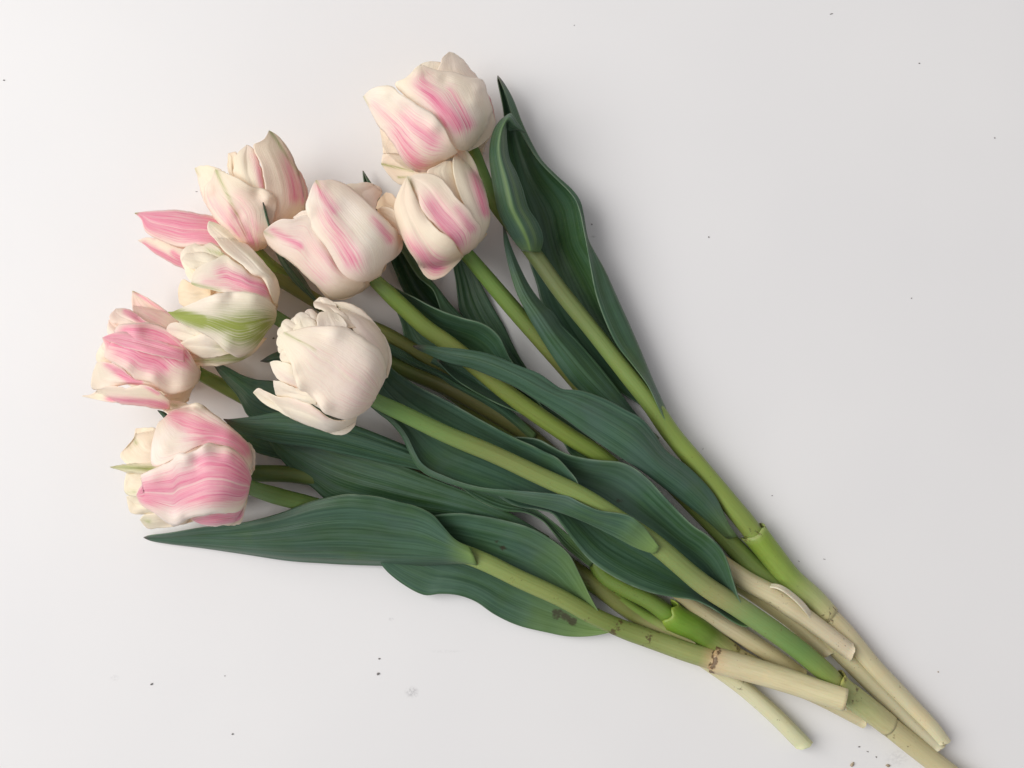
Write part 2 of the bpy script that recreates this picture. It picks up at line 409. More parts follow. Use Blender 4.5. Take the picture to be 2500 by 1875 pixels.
GREEN = (.19, .29, .055); OLIVE = (.17, .19, .05); LIME = (.26, .36, .075); PALE = (.60, .54, .29); CREAM = (.66, .59, .37); FRESH = (.15, .29, .06); SEA = (.17, .30, .11)
def stem(tulip, pts, rad, colors, spots=(), n=90, cut=None):
    """pts (x, y, z mm); rad list of (t, r px); colors list of (t, rgb)"""
    C = catmull(np.array(pts, float), n); tt = np.linspace(0, 1, n)
    r = np.interp(tt, [a for a, _ in rad], [b for _, b in rad])*S
    P3 = world_pos(C[:, :2], C[:, 2]/1000)
    r = r*(1-C[:, 2]/1000/H)
    T = np.gradient(P3, axis=0); T /= np.linalg.norm(T, axis=1, keepdims=True)
    side = np.stack([-T[:, 1], T[:, 0], np.zeros(n)], 1); side /= np.linalg.norm(side, axis=1, keepdims=True)
    up = np.cross(T, side)
    nu = 20; sd = int(pts[0][0])
    th = np.linspace(0, 2*np.pi, nu, endpoint=False)[:, None]
    rr = r[None, :]*(1+.035*noise1(tt*2.3, sd)[None, :]+.03*np.sin(2*th+5*tt[None, :])+.02*np.sin(5*th+sd)+.012*np.sin(9*th))
    V = P3[None] + side[None]*(rr*np.cos(th))[..., None] + up[None]*(rr*np.sin(th))[..., None]
    V[..., 2] = np.maximum(V[..., 2], .0004)
    V[:, -1] += T[-1]*(3.0*S*noise1(th/6.2832*1.0, sd+3)+1.5*S*np.sin(7*th))      # rough cut
    if cut is not None:    # oblique cut at the lower end
        V[:, -1] += T[-1]*(np.cos(th)*cut*S)
    rgb = np.stack([np.interp(tt, [a for a, _ in colors], [c[k] for _, c in colors]) for k in range(3)], 1)
    pig = np.zeros((nu, n, 4)); pig[..., :3] = rgb[None]
    for (x, y, rd, k) in spots:
        d = np.hypot(C[:, 0]-x, C[:, 1]-y)
        pig[..., 3] = np.maximum(pig[..., 3], (k*np.clip(1.3-d/rd, 0, 1))[None, :]*np.ones((nu, 1)))
    return grid_mesh('stem', V, MS, tulip, pig, thick=0, wrap=True, caps=True)

def sheath(tulip, pts, r0, r1, colors, spots=(), rag=10, n=26):
    """torn leaf sheath clasping the stem: an open ragged tube, upper rim first"""
    C = catmull(np.array(pts, float), n); tt = np.linspace(0, 1, n)
    P3 = world_pos(C[:, :2], C[:, 2]/1000); T = np.gradient(P3, axis=0); T /= np.linalg.norm(T, axis=1, keepdims=True)
    side = np.stack([-T[:, 1], T[:, 0], np.zeros(n)], 1); side /= np.linalg.norm(side, axis=1, keepdims=True); up = np.cross(T, side)
    nu = 28; th = np.linspace(0, 2*np.pi, nu, endpoint=False)[:, None]
    r = (r0*(1-tt)+r1*tt)*S*(1-C[:, 2]/1000/H)
    rr = r[None]*(1+.03*np.sin(3*th+2)+.10*np.exp(-tt[None]/.06)*np.sin(2*th+1))
    V = P3[None]+side[None]*(rr*np.cos(th))[..., None]+up[None]*(rr*np.sin(th))[..., None]
    off = rag*S*(noise1(th/6.2832, int(pts[0][0]))+.35*np.sin(5*th))
    V += T[None]*(off*np.clip(1-tt[None]*4, 0, 1))[..., None]
    V[..., 2] = np.maximum(V[..., 2], .0005)
    rgb = np.stack([np.interp(tt, [a for a, _ in colors], [c[k] for _, c in colors]) for k in range(3)], 1)
    pig = np.zeros((nu, n, 4)); pig[..., :3] = rgb[None]
    for (x, y, rd, k) in spots:
        pig[..., 3] = np.maximum(pig[..., 3], (k*np.clip(1.3-np.hypot(C[:, 0]-x, C[:, 1]-y)/rd, 0, 1))[None]*np.ones((nu, 1)))
    return grid_mesh('leaf_sheath', V, MS, tulip, pig, thick=.0008, wrap=True)

def tulip(label, base):
    o = bpy.data.objects.new('tulip', None); col.objects.link(o); o.empty_display_size = .02
    # the empty stays at the origin of the table; the parts carry world coordinates
    o['label'] = label; o['category'] = 'tulip'; o['group'] = 'cut double tulips laid in a bunch on the table'
    return o

def zcol(pts, z):
    """attach heights: z scalar or list interpolated over the points"""
    z = np.atleast_1d(np.array(z, float))
    zz = np.interp(np.linspace(0, 1, len(pts)), np.linspace(0, 1, len(z)), z)
    return [(p[0], p[1], float(k)) for p, k in zip(pts, zz)]
def mids(a, b, f=.5, n=12):
    A, B = catmull(np.array(a, float), n), catmull(np.array(b, float), n)
    return [tuple(q) for q in A*(1-f)+B*f]

# ================================================================== TULIP 1: the topmost flower, long stem on the right
t1 = tulip('large cream tulip with two wide pink flames, beside the curled leaf with a hooked tip', (0, 0))
f = Flower(t1, 'c1', (1290, 1180), (560, 400), 118, 22, 22, .18, .18, 1.25)
f.petal([(1000, 800), (700, 500), (640, 420), (720, 300), (810, 240), (900, 222)], [(1100, 800), (1080, 450), (1060, 300), (1010, 240), (900, 222)], -1)
f.petal([(900, 1200), (700, 1250), (500, 1215), (380, 1215)], [(900, 1000), (600, 900), (350, 920), (365, 1050), (375, 1130), (380, 1215)], -2, warm=.22, dz=-4)
f.petal([(1000, 1400), (800, 1550), (570, 1555), (450, 1460), (360, 1330)], [(1000, 1300), (700, 1230), (500, 1190), (385, 1215), (365, 1280), (360, 1330)], -2, green=[(360, 1330, 700, 1410, 14, .9), (540, 1475, 640, 1470, 12, .7)], warm=.1, dz=-8)
f.petal([(1300, 1100), (1340, 1200), (1420, 1330)], [(1400, 1080), (1475, 1130), (1450, 1240), (1420, 1330)], -2, warm=.2, dz=-10)
f.petal([(1250, 1150), (1300, 900), (1400, 650), (1480, 530)], [(1350, 1220), (1480, 1120), (1590, 920), (1545, 650), (1480, 530)], -1, pink=[(1590, 850, 1500, 560, 45, .8)], dz=-3)
f.petal([(1200, 900), (1000, 500), (960, 330), (1000, 240), (1010, 190), (1090, 120)], [(1400, 900), (1450, 600), (1400, 400), (1310, 290), (1230, 190), (1160, 140), (1090, 120)], 0, lift=2, wave=1.6)
f.petal([(1290, 1190), (1160, 1160), (1000, 950), (800, 740), (620, 600), (500, 460), (620, 400), (720, 310), (790, 255)], [(1300, 1190), (1440, 1120), (1540, 1020), (1585, 900), (1560, 760), (1500, 560), (1460, 430), (1300, 390), (1150, 340), (1000, 325), (900, 300), (790, 255)], 2, pink=[(1170, 900, 800, 460, 95, 1.0), (1050, 900, 900, 600, 60, .8), (1300, 900, 1090, 540, 55, .85)], wave=1.4, bumps=[(1420, 500, 60, 2.6), (1380, 640, 70, 1.4), (1050, 420, 60, -1.6), (760, 330, 90, 1.6)])
f.petal([(1180, 1200), (1050, 1290), (930, 1370), (850, 1420), (740, 1415), (640, 1350), (560, 1240), (500, 1130), (420, 1020), (330, 920), (250, 770), (165, 600)], [(1180, 1200), (1150, 1150), (1100, 1070), (1050, 960), (980, 860), (905, 775), (760, 700), (640, 610), (560, 560), (480, 495), (370, 487), (250, 520), (165, 600)], 3.4, pink=[(740, 1360, 540, 1000, 120, .8), (900, 1080, 620, 830, 120, .75), (650, 1000, 280, 690, 60, .5)], green=[(165, 600, 230, 700, 14, .5)], wave=1.5, bumps=[(930, 900, 90, 2.2), (640, 760, 110, -1.2), (380, 560, 90, 1.5)])
stem(t1, [(1135, 345, 20), (1153, 367, 20), (1172, 412, 20), (1203, 486, 20), (1250, 550, 19), (1312, 631, 18), (1371, 713, 17), (1452, 813, 16), (1534, 916, 15), (1593, 991, 14), (1639, 1058, 13), (1707, 1140, 12), (1775, 1221, 11), (1820, 1275, 10), (1845, 1308, 9.5), (1880, 1352, 9), (1927, 1411, 8), (1985, 1460, 7), (2024, 1504, 7), (2066, 1549, 6.5), (2135, 1633, 6), (2204, 1705, 6), (2274, 1778, 6), (2299, 1811, 6)],
     [(0, 17), (.14, 19), (.3, 20), (.45, 23), (.62, 24), (.75, 24), (.80, 25), (.9, 25), (1, 21)],
     [(0, FRESH), (.1, (.10, .17, .04)), (.2, (.15, .18, .07)), (.35, (.20, .29, .08)), (.5, LIME), (.62, (.25, .33, .075)), (.655, (.30, .40, .10)), (.67, (.24, .36, .045)), (.73, (.30, .40, .11)), (.77, PALE), (.8, CREAM), (1, (.72, .67, .44))],
     spots=[(1830, 1300, 22, .8), (1800, 1255, 40, .3), (2024, 1500, 24, .75), (1990, 1465, 30, .3), (2250, 1760, 50, .35), (2296, 1808, 20, .5)], n=150, cut=9)
sheath(t1, [(1838, 1299, 9.6), (1880, 1352, 9), (1927, 1411, 8), (1985, 1462, 7), (2024, 1504, 7)], 29, 24.5, [(0, (.34, .42, .14)), (.06, (.25, .37, .05)), (.5, (.27, .38, .08)), (.8, (.45, .5, .22)), (1, PALE)], spots=[(1838, 1299, 20, .7), (2016, 1497, 26, .7)], rag=7)
left = [(1632, 1052), (1600, 1015), (1558, 985), (1520, 962), (1440, 900), (1370, 820), (1325, 748), (1309, 691), (1295, 650), (1268, 560), (1245, 450), (1235, 350), (1229, 270), (1219, 218), (1214, 191), (1215, 185)]
sil = [(1654, 1062), (1640, 1035), (1626, 1000), (1594, 930), (1566, 862), (1539, 799), (1507, 729), (1474, 658), (1453, 623), (1434, 591), (1428, 573), (1420, 524), (1412, 492), (1393, 465), (1358, 432), (1320, 391), (1295, 345), (1274, 299), (1252, 242), (1227, 199), (1215, 185)]
fold = [(1645, 1062), (1628, 1035), (1610, 1000), (1583, 943), (1547, 894), (1507, 843), (1480, 789), (1455, 718), (1442, 653), (1431, 590), (1425, 560), (1417, 522), (1406, 490), (1388, 466), (1354, 433), (1316, 394), (1288, 352), (1266, 314), (1250, 280), (1235, 231), (1219, 193), (1215, 186)]
leaf(t1, [zcol(left, [12, 7, 5, 5, 5, 7, 9, 10, 8]), zcol(mids(left, sil, .5), [8, 3, 2, 2, 2, 2.5, 4, 6, 8]), zcol(sil, [13, 13, 14, 15, 17, 17, 15, 14, 8]), zcol(fold, [15, 20, 22, 22, 21, 19, 18, 18, 9])], tone=.5, nu=33, nv=90, yellow=.7, ylen=.12)
lc = [(1275, 612), (1260, 595), (1236, 557), (1219, 524), (1208, 475), (1200, 429), (1195, 380), (1199, 340), (1208, 313), (1222, 294), (1236, 283), (1247, 277), (1256, 288), (1268, 305), (1280, 323)]
rc = [(1318, 616), (1326, 584), (1314, 546), (1290, 508), (1276, 462), (1260, 421), (1244, 389), (1238, 353), (1236, 325), (1237, 306), (1238, 299), (1238, 308), (1240, 317), (1262, 317), (1280, 323)]
leaf(t1, [zcol(lc, [22, 27, 29, 30, 31, 32, 33, 34, 27]), zcol(mids(lc, rc, .5, 15), [27, 33, 35, 36, 37, 38, 39, 38, 27]), zcol(rc, [22, 26, 28, 29, 30, 31, 32, 30, 26])], tone=.35, nv=76, yellow=.5, ylen=.10, veins=[(-.08, .13, .75), (.45, .10, .5)], tipk=.01)

# ================================================================== TULIP 2
t2 = tulip('cream tulip with a pink-flamed middle petal, tucked under the base of the topmost flower', (0, 0))
f = Flower(t2, 'c3', (1900, 1040), (1420, 330), 108, 27, 22, .32, .16, 1.3)
f.petal([(1500, 800), (1250, 650), (1100, 625), (1130, 540), (1190, 480)], [(1500, 700), (1330, 600), (1270, 520), (1240, 490), (1190, 480)], -2, warm=.25, dz=-4)
f.petal([(1800, 700), (1600, 400), (1560, 290), (1640, 240), (1720, 200)], [(1900, 700), (1850, 400), (1790, 260), (1780, 200), (1720, 200)], 0, warm=.15)
f.petal([(1950, 1000), (2000, 900), (2050, 800)], [(1970, 990), (2060, 900), (2095, 850), (2050, 800)], -1, warm=.6, dz=-3)
f.petal([(1950, 1000), (2030, 850), (1960, 700), (1860, 520), (1800, 330), (1790, 180), (1815, 110), (1860, 45)], [(1990, 980), (2090, 830), (2130, 700), (2110, 590), (2060, 400), (2000, 240), (1930, 120), (1860, 45)], 1, pink=[(2090, 640, 1990, 330, 55, .95)], green=[(1870, 60, 1960, 250, 35, .45)], lift=3)
f.petal([(1600, 950), (1330, 870), (1220, 790), (1130, 705), (1105, 645)], [(1500, 800), (1350, 680), (1260, 635), (1200, 612), (1140, 612), (1105, 645)], 1.5, warm=.12, lift=6, pink=[(1300, 860, 1150, 720, 25, .3)])
f.petal([(1880, 1050), (1820, 960), (1740, 880), (1620, 770), (1520, 640), (1450, 500), (1380, 335)], [(1935, 1020), (2010, 930), (2045, 800), (1990, 720), (1940, 640), (1850, 550), (1750, 420), (1680, 350), (1600, 315), (1480, 310), (1400, 335), (1380, 335)], 2, pink=[(1800, 880, 1600, 600, 105, 1.0), (1950, 800, 1820, 620, 50, .7)], green=[(1382, 338, 1440, 440, 18, .6)], wave=1.3)
f.petal([(1880, 1060), (1800, 1150), (1700, 1240), (1600, 1265), (1530, 1220), (1460, 1100), (1390, 990), (1330, 860), (1270, 700), (1265, 580), (1310, 460), (1380, 335)], [(1885, 1055), (1835, 990), (1790, 910), (1640, 800), (1540, 670), (1450, 500), (1380, 335)], 3.2, pink=[(1640, 1140, 1390, 940, 85, .85)], green=[(1385, 345, 1560, 680, 22, .45), (1600, 1060, 1560, 1000, 20, .25)], warm=.12, wave=1.2)
stem(t2, [(1120, 600, 24), (1141, 623, 22), (1208, 702, 18), (1268, 772, 15), (1330, 843, 13), (1385, 905, 11), (1500, 1040, 9), (1620, 1160, 7), (1740, 1280, 6), (1830, 1375, 6), (1935, 1470, 6), (2050, 1590, 5.5), (2150, 1690, 5.5), (2230, 1770, 5.5), (2290, 1824, 5.5)],
     [(0, 17), (.1, 20), (.4, 20), (.58, 24), (.7, 26), (.78, 24), (1, 21)], [(0, FRESH), (.1, (.17, .27, .06)), (.22, OLIVE), (.4, OLIVE), (.6, (.19, .28, .07)), (.70, (.16, .22, .05)), (.73, PALE), (1, (.62, .58, .40))],
     spots=[(1920, 1455, 40, .9), (1945, 1480, 24, .7), (2130, 1670, 40, .3), (2239, 1778, 26, .5)], cut=6)
tu = [(1800, 1310), (1780, 1281), (1745, 1210), (1680, 1140), (1625, 1099), (1593, 1053), (1568, 1023), (1530, 1002), (1476, 974), (1417, 954), (1371, 950), (1352, 938), (1317, 913), (1263, 892), (1195, 865), (1141, 854), (1067, 847), (1020, 843), (1008, 845)]
tl = [(1775, 1315), (1745, 1288), (1707, 1256), (1625, 1194), (1571, 1153), (1517, 1118), (1436, 1064), (1365, 1012), (1297, 968), (1257, 944), (1203, 920), (1148, 898), (1094, 885), (1053, 868), (1024, 855), (1008, 845)]
leaf(t2, [zcol(tu, [12, 20, 28, 32, 34, 35, 35]), zcol(mids(tu, tl), [14, 22, 31, 35, 37, 37, 36]), zcol(tl, [10, 17, 27, 32, 34, 35, 35])], tone=.18, nv=80, ylen=.12, yellow=.6, wave=1.2)
dl = [(1600, 1080), (1540, 1040), (1470, 1000), (1412, 951), (1385, 922), (1344, 862), (1312, 810), (1290, 772), (1263, 718), (1244, 658), (1230, 591), (1228, 553)]
dr = [(1610, 1070), (1570, 1030), (1545, 1000), (1507, 949), (1466, 897), (1412, 835), (1371, 794), (1352, 765), (1331, 748), (1295, 702), (1263, 639), (1244, 591), (1233, 558), (1228, 553)]
leaf(t2, [zcol(dl, [6, 12, 18, 22, 24, 22]), zcol(mids(dl, dr), [8, 15, 20, 24, 25, 22]), zcol(dr, [6, 11, 15, 18, 22, 22])], tone=.28, ylen=.08, wave=.9)

a = [(1310, 965), (1200, 870), (1124, 763), (1118, 730), (1113, 687), (1107, 652), (1104, 610), (1112, 575)]
b = [(1335, 960), (1278, 887), (1251, 839), (1230, 795), (1203, 749), (1175, 695), (1152, 650), (1130, 605), (1112, 575)]
leaf(t2, [zcol(a, [4, 4, 4, 5, 6]), zcol(mids(a, b), [3, 2, 2, 2.5, 5]), zcol(b, [3, 2.5, 3, 4, 5])], tone=.5, wave=.4, ylen=.05)

# ================================================================== TULIP 3
t3 = tulip('pale cream-pink tulip with a spread pointed side petal, right above the pure white flower', (0, 0))
f = Flower(t3, 'c3', (1120, 1260), (420, 520), 122, 29, 25, .10, .28, 1.2)
f.petal([(900, 800), (850, 500), (830, 410), (920, 400), (1020, 390), (1100, 415)], [(1150, 800), (1100, 640), (1110, 560), (1155, 480), (1140, 440), (1100, 415)], 0, warm=.12, wave=1.4)
f.petal([(600, 800), (400, 740), (355, 705)], [(620, 700), (480, 640), (420, 655), (355, 705)], 0)
f.petal([(1050, 1310), (900, 1415), (760, 1448), (660, 1425), (560, 1310)], [(1000, 1250), (800, 1300), (650, 1300), (560, 1310)], -1, warm=.45, dz=-5)
f.petal([(1000, 1320), (900, 1395), (800, 1432), (700, 1425), (600, 1345), (470, 1230), (350, 1120), (220, 1030), (130, 950), (90, 870), (90, 830)], [(1000, 1290), (820, 1200), (680, 1000), (560, 820), (490, 690), (420, 690), (340, 715), (240, 720), (150, 770), (90, 830)], 1.5, pink=[(420, 960, 170, 815, 35, .9), (720, 1100, 420, 930, 120, .42), (620, 1250, 400, 1080, 80, .35)], green=[(92, 835, 180, 880, 16, .5)], warm=.05, wave=1.4, lift=13)
f.petal([(1060, 1270), (920, 1280), (810, 1220), (740, 1130), (640, 960), (540, 830), (480, 690), (465, 600), (490, 520), (520, 430), (560, 370)], [(1140, 1230), (1180, 1130), (1280, 1060), (1335, 980), (1325, 860), (1250, 790), (1150, 690), (1050, 590), (930, 480), (830, 410), (700, 365), (620, 372), (560, 370)], 3.2, pink=[(880, 1090, 640, 680, 100, .72), (720, 640, 570, 420, 50, .8), (1220, 900, 1080, 710, 40, .85)], green=[(560, 372, 600, 440, 16, .7)], wave=1.5, bumps=[(1290, 960, 60, 1.6), (500, 640, 60, 1.6), (840, 640, 120, -1.4), (1000, 1000, 120, 1.2), (620, 420, 60, 1.2)])
stem(t3, [(895, 665, 30), (926, 695, 29), (986, 752, 27), (1040, 801, 26), (1094, 839, 25), (1175, 906, 24), (1230, 953, 23), (1284, 993, 22), (1392, 1067, 20), (1463, 1112, 18), (1560, 1200, 13), (1690, 1320, 11), (1816, 1414, 13), (1893, 1456, 14), (1948, 1494, 14), (2014, 1543, 13), (2076, 1591, 12)],
     [(0, 16), (.06, 20), (.5, 21), (.75, 23), (.82, 25), (.88, 26), (.90, 23), (1, 22)], [(0, SEA), (.06, (.18, .29, .055)), (.2, (.21, .25, .06)), (.35, (.20, .27, .05)), (.55, (.16, .24, .04)), (.75, (.5, .46, .27)), (.82, CREAM), (1, (.70, .61, .44))],
     spots=[(1890, 1480, 40, .75), (2035, 1560, 26, .6), (1850, 1430, 30, .25)], cut=-10)
skin = leaf(t3, [zcol([(1862, 1432), (1900, 1438), (1935, 1462), (1962, 1490), (1985, 1520)], [14, 21, 22, 21, 16]), zcol([(1868, 1424), (1904, 1428), (1942, 1453), (1972, 1483), (1990, 1518)], [12, 18, 18, 18, 14])], name='leaf_sheath', nu=5, nv=24, tone=0, thick=.0006)
skin.data.materials[0] = MS
skin.data.color_attributes['pig'].data.foreach_set('color', np.tile([.78, .72, .55, 0.05], len(skin.data.vertices)).astype(np.float32))
a = [(1330, 1040), (1180, 960), (1060, 890), (1007, 866), (988, 830), (980, 790), (967, 757), (950, 720), (933, 690), (915, 665)]
b = [(1340, 1020), (1290, 940), (1243, 871), (1232, 847), (1219, 822), (1197, 801), (1170, 787), (1135, 778), (1094, 765), (1053, 748), (1013, 727), (969, 706), (935, 682), (915, 665)]
leaf(t3, [zcol(a, [14, 13, 12, 12, 14]), zcol(mids(a, b), [16, 15, 12, 11, 14]), zcol(b, [20, 25, 26, 24, 18])], tone=.35, wave=1.0, ylen=.1)
a = [(1430, 1125), (1392, 1108), (1379, 1086), (1352, 1058), (1311, 1029), (1257, 1004), (1203, 980), (1148, 950), (1107, 922), (1067, 880)]
b = [(1470, 1105), (1440, 1060), (1390, 1015), (1330, 985), (1270, 960), (1200, 930), (1130, 895), (1067, 878)]
leaf(t3, [zcol(a, [18, 21, 22, 22]), zcol(mids(a, b), [14, 13, 13, 16]), zcol(b, [14, 12, 12, 16])], tone=.35, wave=.8, ylen=.1)
a = [(870, 840), (765, 739), (746, 720), (719, 690), (692, 652), (676, 622), (660, 580), (650, 540), (643, 500), (642, 494)]
b = [(880, 820), (779, 728), (760, 709), (741, 679), (714, 646), (695, 622), (675, 580), (660, 546), (648, 508), (642, 494)]
leaf(t3, [zcol(a, [10, 15, 19, 26, 44, 55]), zcol(mids(a, b), [11, 17, 21, 28, 46, 56]), zcol(b, [10, 14, 18, 25, 43, 55])], tone=.3, wave=.3, ylen=.05)
lf = [(1210, 920), (1090, 810), (1010, 750), (980, 700), (969, 673), (945, 610), (905, 500), (888, 440), (886, 417)]
sl = [(1240, 890), (1175, 820), (1129, 774), (1094, 736), (1072, 708), (1048, 679), (1015, 630), (965, 550), (920, 470), (886, 417)]
fo = [(1225, 905), (1130, 815), (1080, 765), (1067, 730), (1056, 706), (1024, 679), (985, 620), (945, 550), (908, 470), (887, 419)]
leaf(t3, [zcol(lf, [10, 9, 8, 8, 8, 9, 6]), zcol(mids(lf, sl), [7, 5, 4, 4, 4, 5, 6]), zcol(sl, [10, 11, 12, 13, 12, 10, 6]), zcol(fo, [13, 15, 16, 17, 16, 12, 7])], tone=.45, wave=.5, ylen=.05)

# ================================================================== TULIP 4
t4 = tulip('peach cream tulip with olive green ribs, beside the vivid pink pointed petals', (0, 0))
f = Flower(t4, 'c2', (1420, 1380), (1260, 380), 112, 23, 21, .48, .32, 1.25)
f.petal([(1200, 700), (1130, 480), (1140, 330)], [(1300, 700), (1240, 480), (1225, 320), (1140, 330)], -1, warm=.1)
f.petal([(1050, 1050), (930, 940), (860, 800), (820, 640), (800, 560), (780, 490)], [(1200, 800), (1100, 530), (1000, 480), (860, 460), (780, 490)], -1, green=[(780, 490, 830, 570, 14, .5)], dz=-2)
f.petal([(1700, 1000), (1800, 700), (1850, 480)], [(1800, 1000), (1995, 880), (1970, 640), (1920, 530), (1850, 480)], 0, pink=[(1980, 850, 1900, 540, 60, .8)], dz=-3)
f.petal([(1350, 800), (1200, 560), (1200, 480), (1230, 340), (1340, 240)], [(1500, 800), (1525, 690), (1490, 480), (1430, 320), (1400, 270), (1340, 240)], 1, pink=[(1520, 680, 1440, 360, 45, .85)], warm=-.15)
f.petal([(1600, 1150), (1560, 900), (1530, 650), (1490, 450), (1420, 300), (1410, 240), (1480, 205), (1530, 170), (1580, 85)], [(1650, 1140), (1900, 1000), (1975, 930), (1985, 800), (1955, 650), (1900, 520), (1840, 380), (1750, 220), (1660, 130), (1580, 85)], 2, pink=[(1860, 800, 1780, 380, 75, .72), (1950, 850, 1880, 520, 30, .9)], green=[(1590, 90, 1900, 560, 18, .8)], warm=-.05, wave=1.4)
f.petal([(1400, 1390), (1300, 1320), (1150, 1180), (1010, 1050), (920, 920), (880, 780), (890, 680), (950, 620), (1000, 500)], [(1460, 1380), (1560, 1330), (1600, 1150), (1640, 1000), (1665, 870), (1600, 760), (1520, 710), (1400, 690), (1250, 600), (1100, 540), (1000, 500)], 3.2, pink=[(1400, 1280, 1180, 930, 60, .75), (1250, 1200, 960, 850, 90, .55), (1450, 1150, 1250, 800, 60, .4)], green=[(1010, 515, 1330, 1200, 22, .75)], wave=1.8, bumps=[(1570, 800, 70, 2.6), (1450, 760, 60, -1.5), (930, 720, 70, 1.8), (1250, 1000, 60, -1.2)])
stem(t4, [(610, 590, 20), (640, 630, 18), (690, 672, 14), (770, 735, 8), (900, 810, 6), (1050, 920, 5), (1250, 1060, 5), (1450, 1200, 5), (1650, 1330, 5), (1830, 1440, 5), (1930, 1512, 6), (2022, 1592, 6)], [(0, 15), (.1, 17), (.9, 22), (1, 21)], [(0, GREEN), (.3, OLIVE), (.8, GREEN), (.88, PALE), (1, CREAM)], cut=5)

# ================================================================== TULIP 5
t5 = tulip('vivid pink pointed petals of the half hidden tulip behind the green-flamed flower', (0, 0))
f = Flower(t5, 'c2', (1330, 1480), (330, 1160), 66, 16, 14, .08, .45, 1.8)
f.petal([(1150, 1700), (800, 1640), (620, 1560), (450, 1470), (330, 1400), (240, 1320), (165, 1270)], [(1100, 1500), (800, 1400), (600, 1350), (400, 1260), (250, 1240), (165, 1270)], 0, pink=[(640, 1560, 230, 1320, 40, 1.0), (660, 1510, 540, 1400, 32, .9), (340, 1240, 240, 1170, 20, .5)], dz=-3, wave=.8)
f.petal([(1300, 1400), (1000, 1330), (800, 1320), (600, 1340), (450, 1290), (340, 1240), (240, 1165), (200, 1040), (130, 975)], [(1300, 1200), (1100, 1060), (935, 1000), (830, 985), (720, 962), (600, 943), (430, 945), (260, 957), (130, 975)], 2, pink=[(1000, 1130, 300, 1000, 155, 1.35), (950, 1050, 500, 960, 90, 1.2)], green=[(130, 975, 165, 978, 12, .9)], wave=1.0)
stem(t5, [(600, 635, 15), (640, 660, 15), (680, 680, 15), (790, 745, 15), (870, 785, 14), (935, 812, 14), (1000, 850, 12), (1120, 930, 8), (1280, 1080, 5), (1417, 1374-100, 5), (1470, 1400, 6), (1515, 1431, 7), (1587, 1468, 8), (1630, 1500, 8), (1641, 1508, 8), (1655, 1515, 8), (1700, 1535, 8), (1771, 1588, 8), (1860, 1637, 7), (1996, 1697, 6), (2109, 1757, 5.5)],
     [(0, 17), (.5, 19), (.70, 22), (.80, 25), (.84, 25), (1, 21)], [(0, OLIVE), (.3, OLIVE), (.5, (.12, .2, .03)), (.7, (.17, .26, .05)), (.725, (.17, .32, .03)), (.78, (.13, .2, .03)), (.815, PALE), (1, CREAM)],
     spots=[(1560, 1455, 50, .5), (1790, 1595, 45, .8), (1830, 1625, 40, .7), (1740, 1560, 30, .5), (2010, 1705, 40, .3)], n=130, cut=-5)

sheath(t5, [(1632, 1500, 8.5), (1660, 1517, 8.5), (1700, 1536, 8.5), (1745, 1568, 8.5), (1790, 1600, 8)], 32, 24, [(0, (.26, .36, .05)), (.1, (.17, .32, .03)), (.6, (.13, .21, .03)), (1, (.5, .46, .2))], spots=[(1790, 1598, 40, .7)], rag=14)

# ================================================================== TULIP 6
t6 = tulip('creamy tulip with a broad lime green flame down its outer petal', (0, 0))
f = Flower(t6, 'c5', (1085, 1010), (280, 760), 122, 36, 24, .24, .05, 1.3)
f.petal([(500, 900), (300, 920), (225, 900), (205, 800)], [(500, 700), (320, 700), (250, 670), (215, 720), (205, 800)], -2, warm=.35, dz=-6)
f.petal([(600, 700), (330, 700), (250, 560), (225, 470), (260, 390), (350, 350)], [(700, 550), (640, 470), (600, 420), (500, 340), (430, 370), (350, 350)], 0, green=[(600, 445, 470, 412, 26, .7)], warm=.03, wave=2.2)
f.petal([(600, 620), (420, 600), (300, 560), (232, 500)], [(640, 520), (480, 440), (350, 430), (260, 450), (232, 500)], 1, warm=.02, wave=2)
f.petal([(1000, 1200), (850, 1360), (700, 1420), (500, 1455), (330, 1430), (200, 1390), (130, 1350)], [(850, 1200), (700, 1350), (560, 1260), (430, 1290), (250, 1310), (160, 1320), (130, 1350)], 1.5, green=[(760, 1340, 440, 1330, 75, 1.0), (800, 1385, 330, 1405, 24, 1.0)], dz=-2, warm=.1)
f.petal([(600, 1250), (350, 1250), (250, 1220), (160, 1180), (100, 1130)], [(600, 1150), (400, 1130), (240, 1070), (150, 1062), (110, 1090), (100, 1130)], 1.5, wave=1.5)
f.petal([(700, 1330), (450, 1380), (330, 1330), (240, 1300), (215, 1270)], [(650, 1250), (560, 1230), (440, 1160), (330, 1190), (230, 1240), (215, 1270)], 2.3, green=[(640, 1290, 560, 1270, 40, .6)], wave=1.4)
f.petal([(1060, 920), (900, 830), (750, 800), (600, 790), (480, 760), (380, 740), (325, 710)], [(1080, 850), (1060, 720), (960, 650), (870, 630), (780, 550), (700, 500), (640, 450), (520, 500), (420, 540), (345, 600), (325, 660), (325, 710)], 2, pink=[(960, 770, 600, 620, 70, 1.0), (900, 850, 700, 760, 60, .8), (720, 720, 450, 690, 50, .5)], green=[(327, 712, 580, 772, 16, .8)], wave=1.4)
f.petal([(1060, 880), (960, 660), (870, 625), (790, 550), (720, 500), (640, 440), (560, 340), (480, 250), (465, 190), (480, 150)], [(1090, 910), (1115, 790), (1080, 650), (1000, 550), (900, 430), (800, 330), (720, 270), (600, 190), (530, 160), (480, 150)], 3, green=[(1060, 640, 560, 190, 26, .38), (500, 160, 640, 240, 30, .35)], wave=1.6, lift=3)
